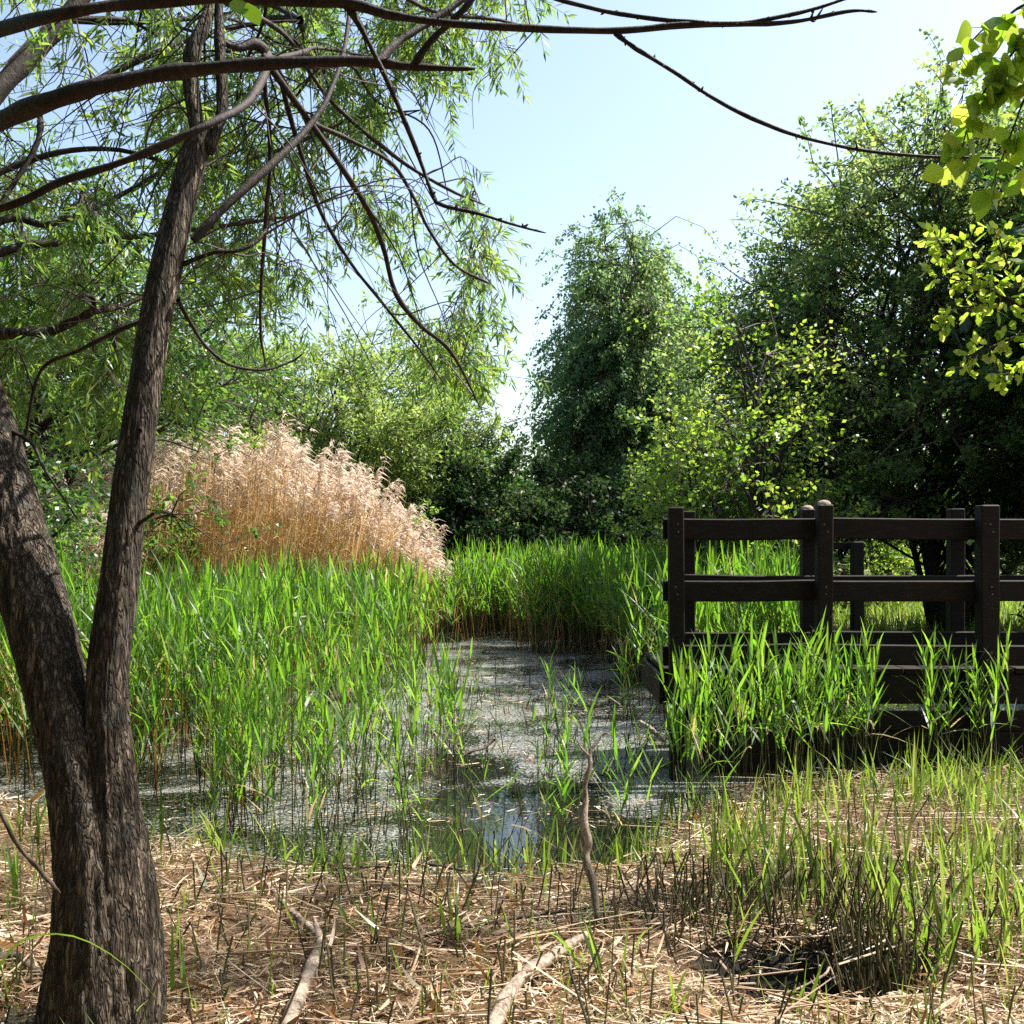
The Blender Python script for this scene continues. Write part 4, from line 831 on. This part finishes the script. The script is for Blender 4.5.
    # leafy limbs
    L = [[(193, 240, 10, 3.55), (230, 202, 9, 3.6), (270, 166, 8, 3.7), (310, 125, 6.5, 3.85), (330, 92, 5.5, 3.95), (345, 45, 4.5, 4.1), (352, -20, 3, 4.3)],
         [(183, 264, 5, 3.55), (212, 253, 4.5, 3.5), (240, 250, 4.2, 3.5), (262, 236, 4, 3.55), (275, 212, 3, 3.6), (283, 190, 2, 3.65)],
         [(218, 40, 7, 3.66), (238, 48, 9, 3.7), (255, 44, 10, 3.75), (268, 60, 9, 3.8), (250, 100, 8, 3.55), (215, 121, 7.5, 3.35), (170, 142, 8, 3.3), (120, 163, 8, 3.3), (60, 182, 8, 3.35), (20, 202, 8, 3.4), (-40, 220, 6, 3.5)],
         [(262, 55, 9, 3.75), (285, 88, 7.5, 3.8), (310, 122, 7, 3.9), (340, 165, 6.5, 4.0), (368, 210, 6, 4.15), (384, 250, 5.5, 4.3), (396, 294, 5, 4.4), (420, 325, 4.5, 4.5), (445, 345, 4, 4.6), (462, 370, 3, 4.7), (482, 412, 1.5, 4.8)],
         [(310, 122, 5, 3.9), (350, 140, 4.2, 4.1), (392, 164, 3.8, 4.3), (415, 200, 3.6, 4.4), (428, 228, 3.4, 4.5), (455, 265, 3.2, 4.6), (490, 284, 2, 4.7)],
         [(264, 70, 5, 3.8), (270, 150, 4.5, 3.85), (266, 220, 4, 3.9), (261, 290, 3.5, 3.95), (261, 335, 3, 4.0), (266, 368, 1.5, 4.0)],
         [(178, 300, 5, 3.5), (192, 325, 4, 3.6), (205, 345, 3.6, 3.65), (228, 364, 3.4, 3.7), (262, 370, 3, 3.75), (290, 362, 2.5, 3.8), (304, 353, 1.5, 3.8)],
         [(-50, 340, 14, 4.1), (0, 334, 12, 4.0), (45, 333, 10.5, 4.0), (75, 320, 9, 4.0), (95, 311, 7.5, 4.0), (125, 305, 6, 4.1), (165, 285, 4, 4.2)],
         [(92, 312, 6, 4.0), (94, 300, 5, 3.95), (86, 295, 4, 3.9), (72, 299, 2.5, 3.85)],
         [(280, 80, 5, 3.8), (300, 150, 4.4, 3.95), (320, 210, 4, 4.1), (350, 262, 3.6, 4.2), (380, 300, 3.2, 4.35), (420, 350, 2.5, 4.5), (445, 385, 1.4, 4.6)],
         [(-90, 250, 16, 3.8), (-30, 130, 18, 4.4), (15, 72, 20, 4.6), (45, 40, 19, 4.7), (80, 0, 17, 4.8), (130, -80, 12, 5.0), (180, -180, 6, 5.2)],
         [(-30, 130, 9, 4.4), (40, 108, 8, 4.3), (100, 80, 7, 4.4), (150, 55, 6, 4.5), (220, 30, 4, 4.7), (290, 20, 3, 4.9)],
         [(-100, 250, 12, 3.8), (-30, 260, 9, 4.1), (30, 245, 8, 4.3), (90, 242, 6.5, 4.5), (150, 235, 5, 4.7), (230, 225, 4, 4.9), (300, 215, 2, 5.1)],
         [(-80, 300, 10, 3.8), (0, 222, 8, 4.2), (45, 225, 7, 4.3), (85, 212, 6, 4.4), (130, 190, 5, 4.6), (180, 160, 3.5, 4.8)],
         [(40, 108, 6, 4.3), (38, 140, 5.5, 4.25), (15, 182, 5, 4.2), (-20, 230, 4, 4.1)],
         [(-60, 205, 8, 4.2), (0, 172, 7, 4.4), (60, 152, 6, 4.5), (120, 150, 5, 4.6), (200, 168, 4.4, 4.7), (280, 150, 4, 4.9), (350, 120, 3, 5.1), (420, 110, 2, 5.3)],
         [(160, 315, 5, 3.5), (120, 330, 4.5, 3.6), (80, 350, 4, 3.7), (40, 372, 3.6, 3.8), (25, 440, 2.5, 3.85)],
         [(-20, 420, 5, 3.65), (28, 440, 4, 3.5), (45, 470, 3, 3.45), (78, 520, 1.5, 3.4)],
         [(140, 430, 4, 3.4), (150, 440, 3, 3.5), (165, 440, 2.2, 3.6), (200, 452, 1.5, 3.7)],
         [(135, 525, 5, 3.42), (146, 519, 4, 3.36), (154, 513, 3.5, 3.33)],
         [(212, -10, 6, 3.7), (270, -40, 5, 4.0), (360, -30, 4.5, 4.4), (430, 10, 4, 4.8), (500, 20, 3, 5.1), (535, 30, 2, 5.3)],
         [(220, 0, 6, 3.7), (285, 35, 5, 4.2), (330, 100, 4.5, 4.6), (400, 160, 4, 4.9), (450, 190, 3, 5.1), (485, 205, 2, 5.3)]]
    for k in range(15):    # deeper limbs of the crown
        x, y, d = [(212, -60, 3.8), (268, 60, 3.8), (60, 20, 4.75), (300, 20, 4.6), (180, -140, 5.1)][k % 5]; q = [(x, y, 7, d)]; a = rng.uniform(-0.5, 1.0)
        tx, ty = rng.uniform(40, 500), rng.uniform(60, 380 if k % 3 else 200); td = rng.uniform(5.0, 6.8)
        for t in (.2, .4, .6, .8, 1.0):
            q.append((x + (tx - x) * t + rng.normal() * 14, y + (ty - y) * t ** 1.5 - 30 * math.sin(t * PI) + rng.normal() * 8, 7 - 6 * t ** .6, d + (td - d) * t))
        L.append(q)
    for i, l in enumerate(L): br(l, 20 + i, 36, 'bark' if i in (1, 7, 8) else 'branch')
    leafy = np.concatenate(nodes[10:] + nodes[:2] )
    leafy = leafy[leafy[:, 2] > 1.0]
    g = Geo(); 
    # target spots for branchlets, spread over the crown volume (pixels give direction, depth gives place)
    xr = [-200, -40, 0, 60, 130, 200, 250, 300, 350, 400, 420, 450]; ye = [-200, -60, 0, 60, 130, 200, 250, 300, 350, 390, 420, 450]
    spots = []
    while len(spots) < 685:
        edge = len(spots) >= 622; top = len(spots) >= 650; px = rng.uniform(400, 540) if top else rng.uniform(370, 510) if edge else rng.uniform(-190, 535); py = rng.uniform(-40, 75) if top else rng.uniform(180, 420) if edge else rng.uniform(-170, 445); d = rng.uniform(0, 1); d = np.interp(px, [-190, 100, 260, 540], [3.6, 3.9, 4.7, 5.0]) + 2.2 * d
        xm = np.interp(py, [-170, -60, 0, 60, 100, 140, 200, 250, 300, 350, 400, 445], [500, 540, 540, 515, 480, 460, 480, 500, 490, 500, 490, 200])
        ym = np.interp(px, [0, 130, 180, 230, 300, 350, 400, 440, 490, 540], [430, 420, 400, 345, 325, 335, 350, 370, 400, 300])
        if px > xm or py > ym: continue
        if fbm(px / 55. + 3, py / 55. + 9, 71, 3) < (0.0 if top else 0.36 if edge else 0.42): continue
        spots.append((px, py, d))
    spots = np.array([P(*s) for s in spots]) - R0
    Pt = []; Rr = []; tw0 = []; twd = []
    wood = leafy.copy(); spots = spots[np.argsort([np.linalg.norm(leafy - q, axis=1).min() for q in spots])]
    for q in spots:
        dd = wood - q; dist = np.linalg.norm(dd, axis=1); dist = dist * (1 + 0.25 * np.abs(rng.normal(size=len(dd)))) + np.where(dist < 0.12, 1.0, 0); a = wood[np.argmin(dist)]
        c = (a + q) / 2 + rng.normal(size=3) * 0.11 * np.clip(np.linalg.norm(q - a), 0.3, 1.5) + np.array([0, 0, 0.08]); path = smooth_path(np.vstack([a, c, q]), 8); Pt.append(path); wood = np.vstack([wood, path[3:7]])
        ln = np.linalg.norm(q - a); Rr.append(np.linspace(0.0032 + 0.0022 * min(ln, 1.2), 0.0016, 8))
        d = nrm(path[-1] - path[-3]); k = int(rng.integers(4, 8))
        for j in range(k):
            f = rng.integers(3, 8); tw0.append(path[f]); twd.append(nrm(0.55 * d + rng.normal(size=3) * 0.55 + np.array([0, 0, -0.25])))
    g.add(tubes(np.array(Pt), np.array(Rr), 5), rep(rng.random(len(Pt)), 40), 1)
    bare = []; 
    lw = leafy[leafy[:, 2] + R0[2] > 2.2]
    while len(bare) < 190:   # fine bare twigs criss-crossing the crown
        a = lw[rng.integers(len(lw))]; d = nrm(rng.normal(size=3) * np.array([1, .6, .7]) + np.array([0.1, 0.1, -0.35])); l = rng.uniform(.35, 1.0); tip = R0 + a + d * l; tx = 512 + tip[0] / tip[1] * F_PX
        if tx > 490 or tip[2] < 2.0 or tip[1] < 3.3: continue
        bare.append(smooth_path(np.vstack([a, a + d * l * .35 + rng.normal(size=3) * .03, a + d * l * .7 + rng.normal(size=3) * .04 + np.array([0, 0, -.06 * l]), a + d * l + np.array([0, 0, -.25 * l]) + rng.normal(size=3) * .05]), 14))
    g.add(tubes(np.array(bare), np.linspace(1, .35, 14)[None] * rng.uniform(.0022, .0042, (190, 1)), 5), rep(rng.random(190) * .5, 70), 1)
    tw0 = np.array(tw0); twd = np.array(twd); n = len(tw0); L = 0.10 + 0.24 * rng.random(n)
    sag = np.zeros((n, 3)); sag[:, 2] = -0.25 * rng.random(n)
    tp = [tw0 + twd * (L * t)[:, None] + sag * (L * t * t)[:, None] for t in (0, .5, 1)]
    g.add(tubes(np.stack(tp, 1), np.array([[.0018, .0014, .0009]]) * np.ones((n, 1)), 3), rep(rng.random(n), 9), 1)
    m = 15; u = 0.35 + 0.65 * np.linspace(0, 1, m)[None] ** 0.8 + rng.normal(size=(n, m)) * 0.03; ci = np.repeat(np.arange(n), m); u = np.clip(u, 0, 1).ravel()
    pos = tw0[ci] + twd[ci] * (L[ci] * u)[:, None] + sag[ci] * (L[ci] * u * u)[:, None]
    axis = nrm(twd[ci] + 2 * sag[ci] * u[:, None]); side = nrm(np.cross(axis, rdir(n * m, rng)))
    Dv = nrm(axis * 0.65 + side * 0.8 + np.array([0, 0, -0.12])); S = nrm(np.cross(Dv, np.array([0, 0, 1.]) + rng.normal(size=(n * m, 3)) * 0.7))
    LL = (0.045 + 0.04 * rng.random(n * m)) * (0.7 + 0.3 * np.sin(PI * u)); bend = np.zeros((n * m, 3)); bend[:, 2] = -0.25 * rng.random(n * m)
    tv = rng.random(n) * 0.6
    g.add(strips(pos, Dv, S, LL, 0.0085 + 0.004 * rng.random(n * m), bend, [0.25, 1.0, 0.75, 0.05]), rep(np.clip(tv[ci] + 0.4 * rng.random(n * m), 0, 1), 8), 0)
    g.build('crown', [M['willow'], M['twig']], root)
    # one round pale leaf on the upper bough
    pos = np.array([P(236, -2, 2.42), P(247, 3, 2.42)]) - R0; gl = Geo()
    gl.add(strips(pos, nrm(np.array([[0.3, -.1, -1], [0.4, .2, -.9]])), nrm(np.array([[1., .3, .2], [1., .2, .4]])), np.array([.045, .05]), np.array([.045, .04]), np.array([[.1, 0, .1], [.1, 0, 0]]), [0.1, 0.75, 1.0, 0.7, 0.05]), 0.3)
    gl.build('leaf', M['lime'], root, True)
forked_willow()

# ------------------------------------------------------------------ leafy sprays reaching in from the right
def spray_branch(name, label, stems, leafL, leafW, per, seed, prof, depth_j, droop, vlo=0.2, vhi=1.0):
    rng = np.random.default_rng(seed); base = P(*stems[0][0][:3]); root = thing(name, label, 'branch', base)
    nodes = []
    for k, s in enumerate(stems):
        a = np.array([P(px, py, d) for px, py, d, w in s]) - base; r = [w / F_PX * d / 2 for px, py, d, w in s]
        g = Geo(); c = limb(g, a, r, 30, 7, 0.1, k + seed); g.build('branch' if k == 0 else 'side_twig', M['branch'], root, True); nodes.append(c)
    g = Geo()
    for c in nodes:
        n = int(per * np.linalg.norm(np.diff(c, axis=0), axis=1).sum()); f = rng.random(n) * (len(c) - 1.01); i = f.astype(int); q = c[i] + (c[i + 1] - c[i]) * (f - i)[:, None]
        ax = nrm(c[i + 1] - c[i]); off = nrm(ax * 0.5 + rng.normal(size=(n, 3)) * 0.8 + np.array([0, 0, -droop * .6])); pl = leafL * (0.25 + 0.5 * rng.random(n)) * depth_j
        g.add(tubes(np.stack([q, q + off * pl[:, None]], 1), np.full((n, 2), 0.0009), 3), 0.5, 1)
        D = nrm(off * 0.6 + rng.normal(size=(n, 3)) * 0.45 + np.array([0, 0, -droop])); S = nrm(np.cross(D, rdir(n, rng) + np.array([0, 0.8, 0.5])))
        g.add(strips(q + off * pl[:, None], D, S, leafL * (0.6 + 0.55 * rng.random(n)), leafW * (0.65 + 0.5 * rng.random(n)), rng.normal(size=(n, 3)) * 0.2, prof), rep(vlo + (vhi - vlo) * rng.random(n), 2 * len(prof)), 0)
    g.build('foliage', [M['lime'], M['twig']], root)
spray_branch('leafy_branch', 'hanging twig with large round translucent leaves in the top right corner', [
    [(1180, -190, 2.7, 9), (1110, -60, 2.6, 6), (1050, 10, 2.5, 4), (1024, 38, 2.5, 3), (1000, 70, 2.5, 2.5), (985, 90, 2.5, 2), (970, 120, 2.5, 1.8), (958, 165, 2.5, 1.3)],
    [(1060, -10, 2.5, 4), (1022, 6, 2.5, 3), (1005, 18, 2.5, 2.2), (985, 28, 2.5, 1.8), (965, 48, 2.5, 1.4), (945, 66, 2.5, 1)],
    [(1050, 10, 2.5, 3), (1040, 60, 2.5, 2.5), (1020, 110, 2.5, 2), (1005, 150, 2.5, 1.5), (992, 185, 2.5, 1)],
    [(1110, -60, 2.6, 4), (1080, 40, 2.6, 3), (1050, 110, 2.58, 2), (1025, 165, 2.55, 1.2)]], 0.056, 0.050, 85, 51, [0.08, 0.6, 0.88, 1.0, 0.96, 0.8, 0.55, 0.26, 0.02], 0.9, 0.75, 0.3, 0.95)
OAK = [[(1230, 330, 3.6, 14), (1130, 320, 3.55, 9), (1060, 318, 3.5, 6), (1010, 300, 3.5, 4), (975, 280, 3.5, 3), (945, 250, 3.5, 2), (935, 235, 3.5, 1)]]
for a in [[(1060, 318, 3.5, 4), (1020, 335, 3.5, 3), (985, 350, 3.48, 2), (958, 365, 3.46, 1)], [(1010, 300, 3.5, 3), (980, 305, 3.5, 2), (950, 312, 3.5, 1.5), (940, 330, 3.5, 1)], [(1040, 312, 3.5, 3), (1010, 270, 3.5, 2.2), (1000, 240, 3.5, 1.5), (995, 232, 3.5, 1)],
          [(975, 280, 3.5, 2), (955, 280, 3.5, 1.5), (932, 272, 3.5, 1)], [(1060, 318, 3.5, 3), (1045, 350, 3.45, 2), (1022, 365, 3.4, 1.5), (1000, 378, 3.4, 1)], [(1060, 310, 3.5, 3), (1045, 265, 3.55, 2), (1030, 240, 3.6, 1)], [(1000, 296, 3.5, 2), (985, 262, 3.5, 1.5), (968, 240, 3.5, 1)]]: OAK.append(a)
spray_branch('leafy_branch', 'sunlit branch of small lobed yellow green leaves at the right edge', OAK, 0.042, 0.024, 165, 52, [0.2, 0.7, 0.6, 1.0, 0.75, 0.1], 1.3, 0.15, 0.35, 1.0)

# ------------------------------------------------------------------ light, sky, camera
SUN_EL, SUN_AZ = math.radians(55), math.radians(66)      # azimuth measured from the view direction towards the right
w = bpy.data.worlds.new('World'); scene.world = w; w.use_nodes = True
nt = w.node_tree; bg = nt.nodes['Background']; sky = nt.nodes.new('ShaderNodeTexSky'); sky.sky_type = 'NISHITA'
sky.sun_disc = False; sky.sun_elevation = SUN_EL; sky.sun_rotation = SUN_AZ; sky.air_density = 1.0; sky.dust_density = 2.0; sky.ozone_density = 0.0
nt.links.new(sky.outputs[0], bg.inputs[0]); bg.inputs[1].default_value = 0.122
sd = bpy.data.lights.new('sun', 'SUN'); sd.energy = 5.0; sd.angle = math.radians(0.53); sd.color = (1.0, 0.95, 0.87)
so = bpy.data.objects.new('sun', sd); COL.objects.link(so); so.rotation_euler = (-(PI / 2 - SUN_EL), 0, -SUN_AZ)
so.location = (0, 0, 30)
cam = bpy.data.cameras.new('camera'); co = bpy.data.objects.new('camera', cam); COL.objects.link(co)
cam.sensor_width = 36; cam.lens = F_PX / 1024 * 36; cam.shift_y = (HOR - 512) / 1024; cam.clip_end = 3000; cam.clip_start = 0.05
co.location = (0, 0, EYE); co.rotation_euler = (PI / 2, 0, 0); scene.camera = co
vs = scene.view_settings; vs.view_transform = 'Standard'; vs.look = 'None'; vs.gamma = 1; vs.exposure = 1.22; vs.use_curve_mapping = False
cy = scene.cycles; cy.use_denoising = False; cy.max_bounces = 6; cy.diffuse_bounces = 3; cy.glossy_bounces = 2; cy.transmission_bounces = 3; cy.transparent_max_bounces = 4
cy.sample_clamp_indirect = 6; cy.caustics_reflective = False; cy.caustics_refractive = False
